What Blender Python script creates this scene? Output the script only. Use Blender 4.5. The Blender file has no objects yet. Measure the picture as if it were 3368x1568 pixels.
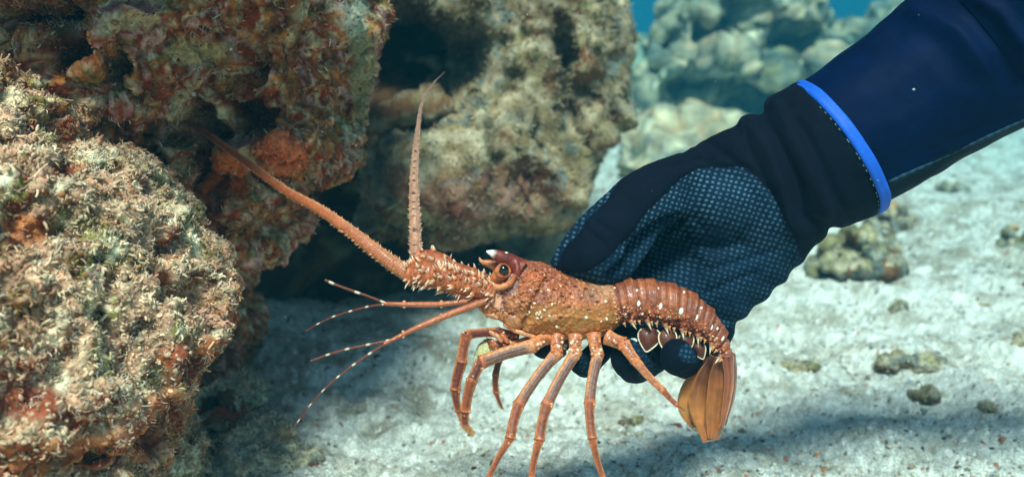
import bpy, math, random
import numpy as np
from mathutils import Vector
from mathutils.bvhtree import BVHTree

SC = bpy.context.scene
COL = SC.collection

# ------------------------------------------------------------------ camera, world, sun, exposure
CAMZ = 0.36
PITCH = math.radians(13.0)
FPX = 2917.0                      # focal length in pixels of the 3368 px wide photograph
cam_d = bpy.data.cameras.new('camera')
cam = bpy.data.objects.new('camera', cam_d); COL.objects.link(cam)
cam.location = (0, 0, CAMZ); cam.rotation_euler = (math.pi/2 - PITCH, 0, 0)
cam_d.sensor_width = 36.0; cam_d.lens = 36.0*FPX/3368.0
cam_d.clip_start = 0.01; cam_d.clip_end = 200
cam_d.dof.use_dof = True; cam_d.dof.focus_distance = 0.555; cam_d.dof.aperture_fstop = 6.8
SC.camera = cam

SUN_EL = math.radians(55); SUN_AZ = math.radians(7)    # light comes from behind the camera, a little from the left
world = bpy.data.worlds.new('World'); SC.world = world; world.use_nodes = True
nt = world.node_tree; nt.nodes.clear()
sky = nt.nodes.new('ShaderNodeTexSky'); sky.sky_type = 'NISHITA'; sky.sun_disc = False
sky.sun_elevation = SUN_EL; sky.sun_rotation = math.pi + SUN_AZ
bg = nt.nodes.new('ShaderNodeBackground'); bg.inputs['Strength'].default_value = 0.06
wo = nt.nodes.new('ShaderNodeOutputWorld')
nt.links.new(sky.outputs[0], bg.inputs[0]); nt.links.new(bg.outputs[0], wo.inputs[0])
sun_d = bpy.data.lights.new('sun', 'SUN'); sun_d.energy = 4.6; sun_d.angle = math.radians(14.0)
sun_d.color = (1.0, 0.985, 0.94)
sun = bpy.data.objects.new('sun', sun_d); COL.objects.link(sun)
trav = Vector((math.sin(SUN_AZ)*math.cos(SUN_EL), math.cos(SUN_AZ)*math.cos(SUN_EL), -math.sin(SUN_EL)))
sun.rotation_euler = trav.to_track_quat('-Z', 'Y').to_euler()
SC.view_settings.view_transform = 'Standard'; SC.view_settings.look = 'None'
SC.view_settings.exposure = 0.36; SC.view_settings.gamma = 1.0
SC.cycles.use_denoising = True
SC.cycles.volume_bounces = 1
SC.cycles.max_bounces = 6
SC.cycles.transparent_max_bounces = 8

# ------------------------------------------------------------------ numeric helpers
rng = np.random.default_rng(7)
FWD = np.array([0, math.cos(PITCH), -math.sin(PITCH)])
UP = np.array([0, math.sin(PITCH), math.cos(PITCH)])
RT = np.array([1.0, 0, 0])
CAM = np.array([0, 0, CAMZ])

def P(px, py, d=0.56):
    """world point seen at photo pixel (px, py) at depth d along the view axis"""
    return CAM + d*(FWD + RT*((px-1684.0)/FPX) + UP*((784.0-py)/FPX))

def pix(V):
    """photo pixel of world points"""
    q = np.asarray(V) - CAM
    d = q @ FWD
    return 1684 + FPX*(q @ RT)/d, 784 - FPX*(q @ UP)/d, d

def gd(py):
    """depth at which the flat sea bed is seen on pixel row py"""
    return CAMZ/(math.sin(PITCH)-math.cos(PITCH)*(784.0-py)/FPX)

def nrm(a):
    return a/np.maximum(np.linalg.norm(a, axis=-1, keepdims=True), 1e-12)

def _hash(i, j, k, s):
    h = (i*374761393 + j*668265263 + k*2147483647 + s*1274126177) & 0xffffffff
    h = ((h ^ (h >> 13))*1274126177) & 0xffffffff
    h = ((h ^ (h >> 16))*2246822519) & 0xffffffff
    return (h ^ (h >> 15)) & 0xffffffff

def vnoise(p, s=0):
    """smooth value noise, -1..1"""
    i = np.floor(p).astype(np.int64); f = p - i
    u = f*f*f*(f*(f*6-15)+10)
    r = 0
    for dx in (0, 1):
        wx = u[:, 0] if dx else 1-u[:, 0]
        for dy in (0, 1):
            wy = u[:, 1] if dy else 1-u[:, 1]
            for dz in (0, 1):
                wz = u[:, 2] if dz else 1-u[:, 2]
                r = r + wx*wy*wz*(_hash(i[:, 0]+dx, i[:, 1]+dy, i[:, 2]+dz, s)/2147483648.0-1)
    return r

def fbm(p, f, octs=4, s=0, gain=0.5):
    r = 0; a = 1.0; t = 0
    for o in range(octs):
        r = r + a*vnoise(p*f + 17.3*o, s+o); t += a; a *= gain; f *= 2.03
    return r/t*1.6

def worley(p, f, s=0):
    """distance to nearest feature point (cells of size 1/f), in cell units, and the cell's random value"""
    q = p*f; c = np.floor(q).astype(np.int64)
    best = np.full(len(q), 9.0); val = np.zeros(len(q))
    for dx in (-1, 0, 1):
        for dy in (-1, 0, 1):
            for dz in (-1, 0, 1):
                n = c + np.array([dx, dy, dz])
                h = [_hash(n[:, 0], n[:, 1], n[:, 2], s+k)/4294967296.0 for k in (11, 22, 33, 44)]
                d = np.sqrt((n[:, 0]+h[0]-q[:, 0])**2 + (n[:, 1]+h[1]-q[:, 1])**2 + (n[:, 2]+h[2]-q[:, 2])**2)
                m = d < best
                best = np.where(m, d, best); val = np.where(m, h[3], val)
    return best, val

def sstep(a, b, x):
    t = np.clip((x-a)/(b-a), 0, 1); return t*t*(3-2*t)

def lin(c):
    """sRGB 0..255 to linear"""
    c = np.asarray(c, float)/255.0
    return np.where(c <= 0.04045, c/12.92, ((c+0.055)/1.055)**2.4)

def mixc(a, b, t):
    t = np.asarray(t)[..., None]; return a*(1-t)+b*t

# ------------------------------------------------------------------ mesh building
def mesh_np(name, V, F, mats=None, parent=None, col=None, smooth=True, attrs=None):
    """F: list of (n,k) int arrays"""
    me = bpy.data.meshes.new(name)
    V = np.ascontiguousarray(V, dtype=np.float32)
    me.vertices.add(len(V)); me.vertices.foreach_set('co', V.ravel())
    F = [np.asarray(f, dtype=np.int32) for f in F if len(f)]
    loops = np.concatenate([f.ravel() for f in F])
    sizes = np.concatenate([np.full(len(f), f.shape[1], dtype=np.int32) for f in F])
    starts = np.concatenate([[0], np.cumsum(sizes)[:-1]]).astype(np.int32)
    me.loops.add(len(loops)); me.loops.foreach_set('vertex_index', loops)
    me.polygons.add(len(sizes)); me.polygons.foreach_set('loop_start', starts)
    me.polygons.foreach_set('loop_total', sizes)
    me.update(calc_edges=True); me.validate()
    if smooth: me.polygons.foreach_set('use_smooth', np.ones(len(me.polygons), dtype=bool))
    if col is not None:
        a = me.color_attributes.new('col', 'FLOAT_COLOR', 'POINT')
        c = np.ones((len(V), 4), dtype=np.float32); c[:, :3] = np.clip(col, 0, 1)
        a.data.foreach_set('color', c.ravel())
    for k, v in (attrs or {}).items():
        v = np.asarray(v, dtype=np.float32)
        if v.ndim == 1:
            a = me.attributes.new(k, 'FLOAT', 'POINT'); a.data.foreach_set('value', v)
        else:
            a = me.attributes.new(k, 'FLOAT_VECTOR', 'POINT'); a.data.foreach_set('vector', v.ravel())
    if mats is not None: me.materials.append(mats)
    o = bpy.data.objects.new(name, me); COL.objects.link(o)
    if parent is not None:
        o.parent = parent
        o.matrix_parent_inverse = parent.matrix_world.inverted()
    return o

def empty(name, loc, label, cat, group=None):
    o = bpy.data.objects.new(name, None); COL.objects.link(o)
    o.location = loc; o.empty_display_size = 0.02
    o['label'] = label; o['category'] = cat
    if group: o['group'] = group
    o.matrix_world.translation = Vector(loc)
    return o

def tag(o, label=None, cat=None, group=None, kind=None):
    for k, v in (('label', label), ('category', cat), ('group', group), ('kind', kind)):
        if v: o[k] = v
    return o

class Acc:
    """collects pieces with colours into one mesh"""
    def __init__(s): s.V = []; s.C = []; s.F = []; s.n = 0; s.extra = []
    def add(s, V, F, c):
        V = np.asarray(V, float)
        c = np.asarray(c, float)
        if c.ndim == 1: c = np.tile(c, (len(V), 1))
        s.V.append(V); s.C.append(c)
        for f in F:
            if len(f): s.F.append(np.asarray(f)+s.n)
        s.n += len(V)
    def data(s):
        return np.concatenate(s.V), s.F, np.concatenate(s.C)
    def build(s, name, mat, parent=None, smooth=True):
        V, F, C = s.data()
        return mesh_np(name, V, F, mat, parent, C, smooth)

def catmull(pts, n):
    pts = np.asarray(pts, float)
    if len(pts) == 2:
        t = np.linspace(0, 1, n)[:, None]; return pts[0]*(1-t)+pts[1]*t
    q = np.vstack([2*pts[0]-pts[1], pts, 2*pts[-1]-pts[-2]])
    seg = np.linalg.norm(np.diff(pts[:, :3], axis=0), axis=1); cum = np.concatenate([[0], np.cumsum(seg)])
    s = np.linspace(0, cum[-1], n)
    k = np.clip(np.searchsorted(cum, s, side='right')-1, 0, len(pts)-2)
    t = ((s-cum[k])/np.maximum(seg[k], 1e-9))[:, None]
    p0, p1, p2, p3 = q[k], q[k+1], q[k+2], q[k+3]
    return 0.5*((2*p1)+(-p0+p2)*t+(2*p0-5*p1+4*p2-p3)*t*t+(-p0+3*p1-3*p2+p3)*t**3)

def frames(path, ref=(0, 1, 0)):
    t = nrm(np.gradient(path, axis=0)); ref = np.asarray(ref, float)
    b = nrm(ref - t*(t@ref)[:, None]); n = np.cross(t, b)
    return t, n, b

def tube(path, rn, rb=None, seg=16, ref=(0, 1, 0), caps=True, rfun=None, power=1.0):
    """sweep an ellipse; rn radius across (image plane), rb radius along ref. returns V, F, s(0..1), angle"""
    path = np.asarray(path, float); K = len(path)
    rn = np.broadcast_to(rn, (K,)); rb = rn if rb is None else np.broadcast_to(rb, (K,))
    t, n, b = frames(path, ref)
    a = np.linspace(0, 2*np.pi, seg, endpoint=False)
    ca, sa = np.cos(a), np.sin(a)
    if power != 1.0:
        ca = np.sign(ca)*abs(ca)**power; sa = np.sign(sa)*abs(sa)**power
    S = np.repeat(np.linspace(0, 1, K), seg); A = np.tile(a, K)
    m = rfun(S, A).reshape(K, seg) if rfun is not None else np.ones((K, seg))
    V = path[:, None, :] + (n[:, None, :]*(ca[None, :]*rn[:, None]*m)[..., None] + b[:, None, :]*(sa[None, :]*rb[:, None]*m)[..., None])
    V = V.reshape(-1, 3)
    i = np.arange(K-1)[:, None]*seg; j = np.arange(seg)[None, :]; j2 = (j+1) % seg
    Q = np.stack([i+j, i+j2, i+seg+j2, i+seg+j], -1).reshape(-1, 4)
    F = [Q]
    if caps:
        V = np.vstack([V, path[0], path[-1]]); c0 = K*seg; c1 = c0+1
        jj = np.arange(seg); j2 = (jj+1) % seg
        F.append(np.stack([j2, jj, np.full(seg, c0)], -1))
        F.append(np.stack([(K-1)*seg+jj, (K-1)*seg+j2, np.full(seg, c1)], -1))
        S = np.append(S, [0, 1]); A = np.append(A, [0, 0])
    return V, F, S, A

_sph = {}
def usphere(nu=12, nv=8):
    if (nu, nv) in _sph: return _sph[(nu, nv)]
    V = [[0, 0, 1]]
    for i in range(1, nv):
        th = math.pi*i/nv
        for j in range(nu):
            ph = 2*math.pi*j/nu; V.append([math.sin(th)*math.cos(ph), math.sin(th)*math.sin(ph), math.cos(th)])
    V.append([0, 0, -1]); V = np.array(V)
    T = []; Q = []
    for j in range(nu):
        T.append([0, 1+j, 1+(j+1) % nu]); e = len(V)-1; b = 1+(nv-2)*nu
        T.append([e, b+(j+1) % nu, b+j])
        for i in range(nv-2):
            a = 1+i*nu; Q.append([a+j, a+nu+j, a+nu+(j+1) % nu, a+(j+1) % nu])
    _sph[(nu, nv)] = (V, [np.array(T), np.array(Q)])
    return _sph[(nu, nv)]

def blob(c, r, R=None, nu=12, nv=8):
    V, F = usphere(nu, nv); V = V*np.asarray(r)
    if R is not None: V = V @ np.asarray(R)
    return V+np.asarray(c), F

def basis(n, x=None):
    """rows: x, y, n"""
    n = nrm(np.asarray(n, float)); x = np.array([0.3, 0.2, 1.0]) if x is None else np.asarray(x, float)
    x = x - n*np.dot(x, n)
    if np.linalg.norm(x) < 1e-6: x = np.array([1.0, 0, 0])-n*n[0]
    x = nrm(x); return np.stack([x, np.cross(n, x), n])

def cone(base, tip, r, n=7, bend=None):
    base = np.asarray(base, float); tip = np.asarray(tip, float)
    m = (base+tip)/2 + (0 if bend is None else np.asarray(bend))
    path = catmull([base, m, tip], 5)
    rr = r*np.array([1.0, 0.72, 0.45, 0.22, 0.03])
    V, F, S, A = tube(path, rr, seg=n, ref=(0.13, 0.9, 0.2), caps=True)
    return V, F, S

# ------------------------------------------------------------------ materials
def new_mat(name):
    m = bpy.data.materials.new(name); m.use_nodes = True
    n = m.node_tree; n.nodes.clear()
    out = n.nodes.new('ShaderNodeOutputMaterial'); b = n.nodes.new('ShaderNodeBsdfPrincipled')
    n.links.new(b.outputs[0], out.inputs[0])
    return m, n, b, out

def vcol_mat(name, rough=0.8, bump=0.3, bscale=400, var=0.25, vscale=250, spec=0.3, bdist=0.001, coat=0.0, sss=0.0, detail=4):
    m, n, b, out = new_mat(name)
    at = n.nodes.new('ShaderNodeAttribute'); at.attribute_name = 'col'
    tc = n.nodes.new('ShaderNodeTexCoord')
    no = n.nodes.new('ShaderNodeTexNoise'); no.inputs['Scale'].default_value = vscale; no.inputs['Detail'].default_value = detail
    n.links.new(tc.outputs['Object'], no.inputs['Vector'])
    mr = n.nodes.new('ShaderNodeMapRange'); mr.inputs[1].default_value = 0.3; mr.inputs[2].default_value = 0.7
    mr.inputs[3].default_value = 1-var; mr.inputs[4].default_value = 1+var
    n.links.new(no.outputs['Fac'], mr.inputs[0])
    mx = n.nodes.new('ShaderNodeVectorMath'); mx.operation = 'SCALE'
    n.links.new(at.outputs['Color'], mx.inputs[0]); n.links.new(mr.outputs[0], mx.inputs['Scale'])
    n.links.new(mx.outputs[0], b.inputs['Base Color'])
    b.inputs['Roughness'].default_value = rough; b.inputs['Specular IOR Level'].default_value = spec
    b.inputs['Coat Weight'].default_value = coat
    if sss:
        b.inputs['Subsurface Weight'].default_value = sss; b.inputs['Subsurface Radius'].default_value = (0.004, 0.0015, 0.0006)
        b.inputs['Subsurface Scale'].default_value = 0.6
    if bump:
        n2 = n.nodes.new('ShaderNodeTexNoise'); n2.inputs['Scale'].default_value = bscale; n2.inputs['Detail'].default_value = 5
        n.links.new(tc.outputs['Object'], n2.inputs['Vector'])
        bp = n.nodes.new('ShaderNodeBump'); bp.inputs['Strength'].default_value = bump; bp.inputs['Distance'].default_value = bdist
        n.links.new(n2.outputs['Fac'], bp.inputs['Height']); n.links.new(bp.outputs[0], b.inputs['Normal'])
    return m
# ------------------------------------------------------------------ rocks and reef
M_ROCK = vcol_mat('reef_rock', rough=0.9, bump=0.9, bscale=260, var=0.45, vscale=330, spec=0.15, bdist=0.002, detail=6)
M_TURF = vcol_mat('turf_algae', rough=0.8, bump=0, var=0.25, vscale=120, spec=0.2)
M_FAR = vcol_mat('far_rock', rough=0.95, bump=0.8, bscale=30, var=0.4, vscale=22, spec=0.1, bdist=0.02, detail=6)

def remesh(ells, voxel):
    a = Acc()
    for (px, py, d, rx, rz, ry) in ells:
        V, F = usphere(32, 20)
        c = P(px, py, d)
        a.add(c + V*np.array([rx*d/FPX, ry, rz*d/FPX]), F, (1, 1, 1))
    o = a.build('tmp', None)
    m = o.modifiers.new('r', 'REMESH'); m.mode = 'VOXEL'; m.voxel_size = voxel
    dg = bpy.context.evaluated_depsgraph_get(); dg.update()
    e = o.evaluated_get(dg); me = e.to_mesh()
    V = np.empty(len(me.vertices)*3, dtype=np.float32); me.vertices.foreach_get('co', V); V = V.reshape(-1, 3).astype(float)
    n = len(me.polygons); L = np.empty(len(me.loops), dtype=np.int32); me.loops.foreach_get('vertex_index', L)
    tot = np.empty(n, dtype=np.int32); me.polygons.foreach_get('loop_total', tot)
    st = np.empty(n, dtype=np.int32); me.polygons.foreach_get('loop_start', st)
    Q = L[(st[tot == 4][:, None]+np.arange(4))]
    T = L[(st[tot == 3][:, None]+np.arange(3))] if (tot == 3).any() else np.zeros((0, 3), int)
    e.to_mesh_clear(); md = o.data; bpy.data.objects.remove(o); bpy.data.meshes.remove(md)
    return V, Q, T

def vnormals(V, Q, T):
    N = np.zeros_like(V)
    for F in (Q, T):
        if len(F):
            fn = np.cross(V[F[:, 2]]-V[F[:, 0]], V[F[:, -1]]-V[F[:, 1]]) if F.shape[1] == 4 else np.cross(V[F[:, 1]]-V[F[:, 0]], V[F[:, 2]]-V[F[:, 0]])
            for k in range(F.shape[1]):
                for ax in range(3): N[:, ax] += np.bincount(F[:, k], fn[:, ax], minlength=len(V))
    return nrm(N)

def laplace(V, Q, T, it=3, w=0.5):
    E = [Q[:, [0, 1]], Q[:, [1, 2]], Q[:, [2, 3]], Q[:, [3, 0]]]
    if len(T): E += [T[:, [0, 1]], T[:, [1, 2]], T[:, [2, 0]]]
    E = np.concatenate(E); E = np.concatenate([E, E[:, ::-1]])
    cnt = np.maximum(np.bincount(E[:, 0], minlength=len(V)), 1)
    for _ in range(it):
        S = np.stack([np.bincount(E[:, 0], V[E[:, 1], ax], minlength=len(V)) for ax in range(3)], -1)/cnt[:, None]
        V = V*(1-w)+S*w
    return V

PAL = {k: lin(v) for k, v in dict(cream=(226, 204, 168), sand=(200, 186, 150), orange=(190, 112, 52), rust=(150, 62, 28), red=(128, 40, 26),
       olive=(128, 124, 60), green=(96, 104, 52), mauve=(158, 112, 110), grey=(140, 140, 124), dark=(60, 44, 32), white=(235, 230, 215), ochre=(196, 150, 74), brown=(110, 76, 48), beige=(170, 158, 128), khaki=(140, 132, 92), slate=(104, 112, 102), pink=(196, 150, 136), tan=(190, 160, 122), wcream=(236, 212, 172), wtan=(200, 154, 120), taupe=(156, 138, 108), umber=(130, 112, 76)).items()}

def scatter_arcs(Pn, Nn, length, rad, curl, col, segs=4, sides=3, flat=1.0, lean=0.8, taper=0.65):
    """many short curved tubes growing from points Pn along normals Nn, as one mesh (vectorised)"""
    n = len(Pn)
    tang = nrm(np.cross(Nn, rng.normal(size=(n, 3))))
    up = nrm(Nn + tang*rng.uniform(-lean, lean, (n, 1)))
    side = nrm(np.cross(up, rng.normal(size=(n, 3)))); third = np.cross(up, side)
    s = np.linspace(0, 1, segs+1)
    th = curl[:, None]*s[None, :]
    k = np.where(np.abs(curl) < 1e-3, 1e-3, curl)
    x = np.sin(th)/k[:, None]*length[:, None]; y = (1-np.cos(th))/k[:, None]*length[:, None]
    path = Pn[:, None, :] - 0.15*length[:, None, None]*up[:, None, :] + up[:, None, :]*x[..., None] + side[:, None, :]*y[..., None]
    nx = -np.sin(th); ny = np.cos(th)
    nor = up[:, None, :]*nx[..., None] + side[:, None, :]*ny[..., None]
    r = rad[:, None]*(1-taper*s[None, :]**2)
    a = np.arange(sides)*2*np.pi/sides
    V = path[:, :, None, :] + (nor[:, :, None, :]*np.cos(a)[None, None, :, None]*flat + third[:, None, None, :]*np.sin(a)[None, None, :, None])*r[:, :, None, None]
    V = V.reshape(-1, 3)
    per = (segs+1)*sides
    i = np.arange(segs)[:, None]*sides; j = np.arange(sides)[None, :]
    q = np.stack([i+j, i+(j+1) % sides, i+sides+(j+1) % sides, i+sides+j], -1).reshape(-1, 4)
    Q = (np.arange(n)[:, None, None]*per + q[None]).reshape(-1, 4)
    top = np.arange(sides)+segs*sides
    T = (np.arange(n)[:, None]*per + top[None, :]) if sides in (3, 4) else np.zeros((0, 3), int)
    C = np.repeat(col, per, axis=0)
    return V, [Q, T], C

def surf_samples(V, Q, N, n, weight=None):
    c = V[Q].mean(1); ar = np.linalg.norm(np.cross(V[Q[:, 2]]-V[Q[:, 0]], V[Q[:, 3]]-V[Q[:, 1]]), axis=1)
    w = ar if weight is None else ar*weight(c, N[Q[:, 0]])
    idx = rng.choice(len(Q), n, p=w/w.sum())
    u = rng.dirichlet(np.ones(4), n)
    p = (V[Q[idx]]*u[..., None]).sum(1)
    return p, N[Q[idx, 0]], idx

def facing(c, n):
    """most of the growth goes where it can be seen from around the photograph's place"""
    v = nrm(CAM-c); f = (v*n).sum(1)
    px, py, d = pix(c)
    inside = (px > -500) & (px < 3900) & (py > -400) & (py < 1900) & (d > 0.1)
    return np.where(f > -0.35, 1.0, 0.04)*np.where(inside, 1.0, 0.05)

def reef(ells, voxel, disp, seed=0, dents=(), relax=6):
    V, Q, T = remesh(ells, voxel)
    V = laplace(V, Q, T, relax)
    px, py, d = pix(V)
    for (cx, cy, rx, ry, dep) in dents:       # hollows run back into the rock
        r = ((px-cx)/rx)**2+((py-cy)/ry)**2
        N = vnormals(V, Q, T); front = sstep(-0.1, 0.3, -N[:, 1])
        V[:, 1] += dep*np.exp(-r**2)*front
    for (f, amp, kind, o) in disp:
        N = vnormals(V, Q, T)
        if kind == 'fbm': h = fbm(V, f, o, seed)
        elif kind == 'ridge': h = 0.5-np.abs(fbm(V, f, o, seed+5))*1.6
        elif kind == 'knob':
            w, v = worley(V+0.15/f*np.stack([vnoise(V*f*2, 3), vnoise(V*f*2, 4), vnoise(V*f*2, 5)], -1), f, seed)
            h = np.clip(1-(w/0.62)**2, 0, 1)**0.7*(0.3+0.9*v)-0.25
        elif kind == 'pit':
            w, v = worley(V, f, seed+9); h = -np.clip(1-(w/0.4)**2, 0, 1)*(v > 0.45)
        V = V+N*(h*amp)[:, None]
        if kind in ('knob', 'pit', 'ridge'): V = laplace(V, Q, T, 1, .4)
    return V, Q, T, vnormals(V, Q, T)

def scheme_warm(V, N, seed, up_cols, low_cols, patch=26, thresh=0.15, nz0=-0.1):
    """growth sorted by which way the surface looks: sediment and pale turf on top, sponges and red crust below"""
    a = fbm(V, patch, 3, seed+50); b = fbm(V, patch*2.7, 3, seed+60); c = fbm(V, patch*7, 2, seed+70)
    upn = N[:, 2] + 0.45*fbm(V, patch*0.6, 3, seed+80)
    def pick(cols, x):
        k = len(cols); x = np.clip((x+0.55)/1.1, 0, 0.9999)*(k-1); i = np.floor(x).astype(int); f = sstep(0.2, 0.8, x-i)
        C = np.array([PAL[q] for q in cols]); return C[i]*(1-f)[:, None]+C[np.minimum(i+1, k-1)]*f[:, None]
    top = pick(up_cols, a*0.7+b*0.6); low = pick(low_cols, b*0.8+a*0.6)
    C = mixc(low, top, sstep(nz0-thresh, nz0+thresh*2, upn))
    C = C*(1+0.45*c)[:, None]
    return np.clip(C, 0.008, 0.85)

def turf(name, parent, V, Q, N, C, n, L, R, cols, seed, curl=(-4, 4), flat=1.0, weight=None, sides=3, vary=0.35, lean=0.9, mixbase=0.4, taper=0.65, segs=4):
    p, nn, idx = surf_samples(V, Q, N, n, weight or facing)
    sel = fbm(p, 26, 3, 900)*1.0 + rng.normal(0, 0.16, n)
    P_ = np.array([PAL[c] for c in cols]); k = np.clip(((sel+1)/2*len(cols)).astype(int), 0, len(cols)-1)
    base = C[Q[idx, 0]]
    col = (P_[k]*(1-mixbase)+base*mixbase)*rng.uniform(1-vary, 1+vary, (n, 1))
    ln = rng.uniform(L[0], L[1], n)*(1+0.5*np.clip(fbm(p, 20, 2, seed), -1, 1)); rd = rng.uniform(R[0], R[1], n)
    Va, Fa, Ca = scatter_arcs(p, nn, ln, rd, rng.uniform(curl[0], curl[1], n), col, flat=flat, sides=sides, lean=lean, taper=taper, segs=segs)
    o = mesh_np(name, Va, Fa, M_TURF, parent, Ca, smooth=sides > 3)
    o['kind'] = 'stuff'
    return o

def nodules(name, parent, V, Q, N, C, n, R, cols, seed, squash=.7, mixbase=.5):
    """small rounded crusts and buds grown over the stone"""
    p, nn, idx = surf_samples(V, Q, N, n, facing)
    keep = fbm(p, 30, 3, seed) > rng.normal(-.05, .3, n); p, nn, idx = p[keep], nn[keep], idx[keep]; n = len(p)
    V0, F0 = usphere(6, 4); k = len(V0)
    r = rng.uniform(R[0], R[1], n)**1.0
    t = nrm(np.cross(nn, rng.normal(size=(n, 3)))); b = np.cross(nn, t)
    W = V0[None]*(1+.35*rng.uniform(-1, 1, (n, k, 1)))*r[:, None, None]*np.stack([rng.uniform(.7, 1.5, n), rng.uniform(.7, 1.2, n), np.full(n, squash)], -1)[:, None, :]
    X = p[:, None, :]+t[:, None, :]*W[..., :1]+b[:, None, :]*W[..., 1:2]+nn[:, None, :]*W[..., 2:3]
    P_ = np.array([PAL[c] for c in cols]); sel = fbm(p, 26, 3, 900)*1.0+rng.normal(0, .16, n); q = np.clip(((sel+1)/2*len(cols)).astype(int), 0, len(cols)-1)
    col = (P_[q]*(1-mixbase)+C[Q[idx, 0]]*mixbase)*rng.uniform(.7, 1.25, (n, 1))
    F = [(np.arange(n)[:, None, None]*k+f[None]).reshape(-1, f.shape[1]) for f in F0]
    o = mesh_np(name, X.reshape(-1, 3), F, M_TURF, parent, np.repeat(col, k, axis=0)); o['kind'] = 'stuff'; return o
# ================================================================== the sea bed
def ground_h(x, y):
    p = np.stack([x, y, np.zeros_like(x)], -1)
    h = 0.020*fbm(p, 2.1, 3, 100) + 0.011*fbm(p, 8, 3, 110) + 0.0050*fbm(p, 34, 3, 120)
    w, v = worley(p+0.01*vnoise(p*40, 9)[:, None], 14, 130)
    h += -0.010*np.clip(1-(w/0.45)**2, 0, 1)*(v > 0.62)
    near = np.clip(1-(y-0.6)/2.6, 0, 1)
    w2, v2 = worley(p, 95, 140)
    h += near*(0.0024*np.clip(1-(w2/0.55)**2, 0, 1)*(v2 > 0.6)) + near*0.0022*fbm(p, 170, 2, 150)
    return h - 0.004

def build_ground():
    nth, nr = 900, 760
    th = np.linspace(-1, 1, nth)*math.radians(42)
    r = 0.30*(34/0.30)**(np.linspace(0, 1, nr)**1.5)
    T, R = np.meshgrid(th, r)
    x = (np.tan(T)*R).ravel(); y = R.ravel()-0.0
    z = ground_h(x, y)
    i = np.arange(nr-1)[:, None]*nth; j = np.arange(nth-1)[None, :]
    Q = np.stack([i+j, i+j+1, i+nth+j+1, i+nth+j], -1).reshape(-1, 4)
    # a plain skirt carries the sheet on behind the camera and out to the sides
    V = np.stack([x, y, z], -1)
    p = V*1.0; p[:, 2] = 0
    a = fbm(p, 30, 4, 160); b = fbm(p, 4, 3, 170); c = fbm(p, 160, 2, 175)
    base = mixc(lin((218, 216, 200)), lin((186, 180, 160)), sstep(-0.2, 0.8, a))
    base = mixc(base, lin((150, 142, 120)), 0.6*sstep(0.1, 0.7, b*0.6+a*0.5))
    w, v = worley(p, 190, 180)
    fleck = (w < 0.36) & (y < 3)
    base = np.where((fleck & (v < 0.07))[:, None], lin((60, 44, 34)), base)
    base = np.where((fleck & (v > 0.96))[:, None], lin((168, 100, 66)), base)
    base = np.where((fleck & (v > 0.4) & (v < 0.55))[:, None], lin((240, 238, 226)), base)
    base = base*(1+0.28*c)[:, None]
    return mesh_np('sea_bed', V, [Q], M_SAND, None, base)
M_SAND = vcol_mat('coral_sand', rough=0.95, bump=1.0, bscale=520, var=0.55, vscale=620, spec=0.1, bdist=0.0018, detail=5)
sea_bed = build_ground(); sea_bed['kind'] = 'structure'
far_floor = mesh_np('outer_sea_bed', np.array([[-31, -2.8, -0.06], [31, -2.8, -0.06], [31, 41, -0.06], [-31, 41, -0.06]]), [np.array([[0, 1, 2, 3]])], M_SAND, None, np.tile(lin((200, 196, 176)), (4, 1)), smooth=False)
far_floor['kind'] = 'structure'

# loose grains, shell bits and coral crumbs
def crumbs():
    n = 26000
    y = 0.62*(3.4/0.62)**rng.random(n)**1.1; x = (rng.uniform(-1, 1, n))*(y*0.68+0.05)
    z = ground_h(x, y)
    p = np.stack([x, y, z], -1)
    keep = fbm(p, 7, 2, 190) > rng.normal(-0.1, 0.35, n); p = p[keep]; n = len(p)
    V0, F0 = usphere(5, 3); k = len(V0)
    s = rng.gamma(2.0, 0.00036, n)+0.0004; s *= (1+0.25*p[:, 1])
    sc = s[:, None]*rng.uniform(0.5, 1.5, (n, 3))*np.array([1.1, 1.1, 0.6])
    ang = rng.uniform(0, 6.28, n); c, sn = np.cos(ang), np.sin(ang)
    W = V0[None]*sc[:, None, :]*(1+0.3*rng.uniform(-1, 1, (n, k, 1)))
    X = W[..., 0]*c[:, None]-W[..., 1]*sn[:, None]; Y = W[..., 0]*sn[:, None]+W[..., 1]*c[:, None]
    V = np.stack([X, Y, W[..., 2]], -1)+(p+np.array([0, 0, 1])*(s*0.25)[:, None])[:, None, :]
    cols = np.array([lin(c) for c in ((232, 228, 212), (214, 206, 182), (188, 178, 150), (150, 136, 110), (196, 130, 92), (120, 70, 50), (70, 60, 50), (160, 170, 165))])
    ci = rng.choice(8, n, p=[.27, .22, .17, .12, .06, .04, .06, .06])
    C = np.repeat(cols[ci]*rng.uniform(0.75, 1.15, (n, 1)), k, axis=0)
    F = [(np.arange(n)[:, None, None]*k+f[None]).reshape(-1, f.shape[1]) for f in F0]
    o = mesh_np('coral_crumbs', V.reshape(-1, 3), F, M_TURF, None, C, smooth=False)
    tag(o, 'loose shell bits and coral crumbs strewn over the pale sand', 'coral rubble', kind='stuff')
crumbs()

# ================================================================== the reef
def rock_thing(name, label, ells, voxel, disp, seed, up_cols, low_cols, dents=(), patch=26, nz0=-0.1, mat=None, group=None, cat='rock', coltweak=None, part='stone'):
    V, Q, T, N = reef(ells, voxel, disp, seed, dents)
    C = scheme_warm(V, N, seed, up_cols, low_cols, patch, nz0=nz0)
    if coltweak: C = coltweak(V, N, C)
    c = V.mean(0); c[2] = V[:, 2].min()
    root = empty(name, c, label, cat, group)
    o = mesh_np(part, V, [Q, T], mat or M_ROCK, root, C)
    return root, V, Q, T, N, C, o

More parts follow.
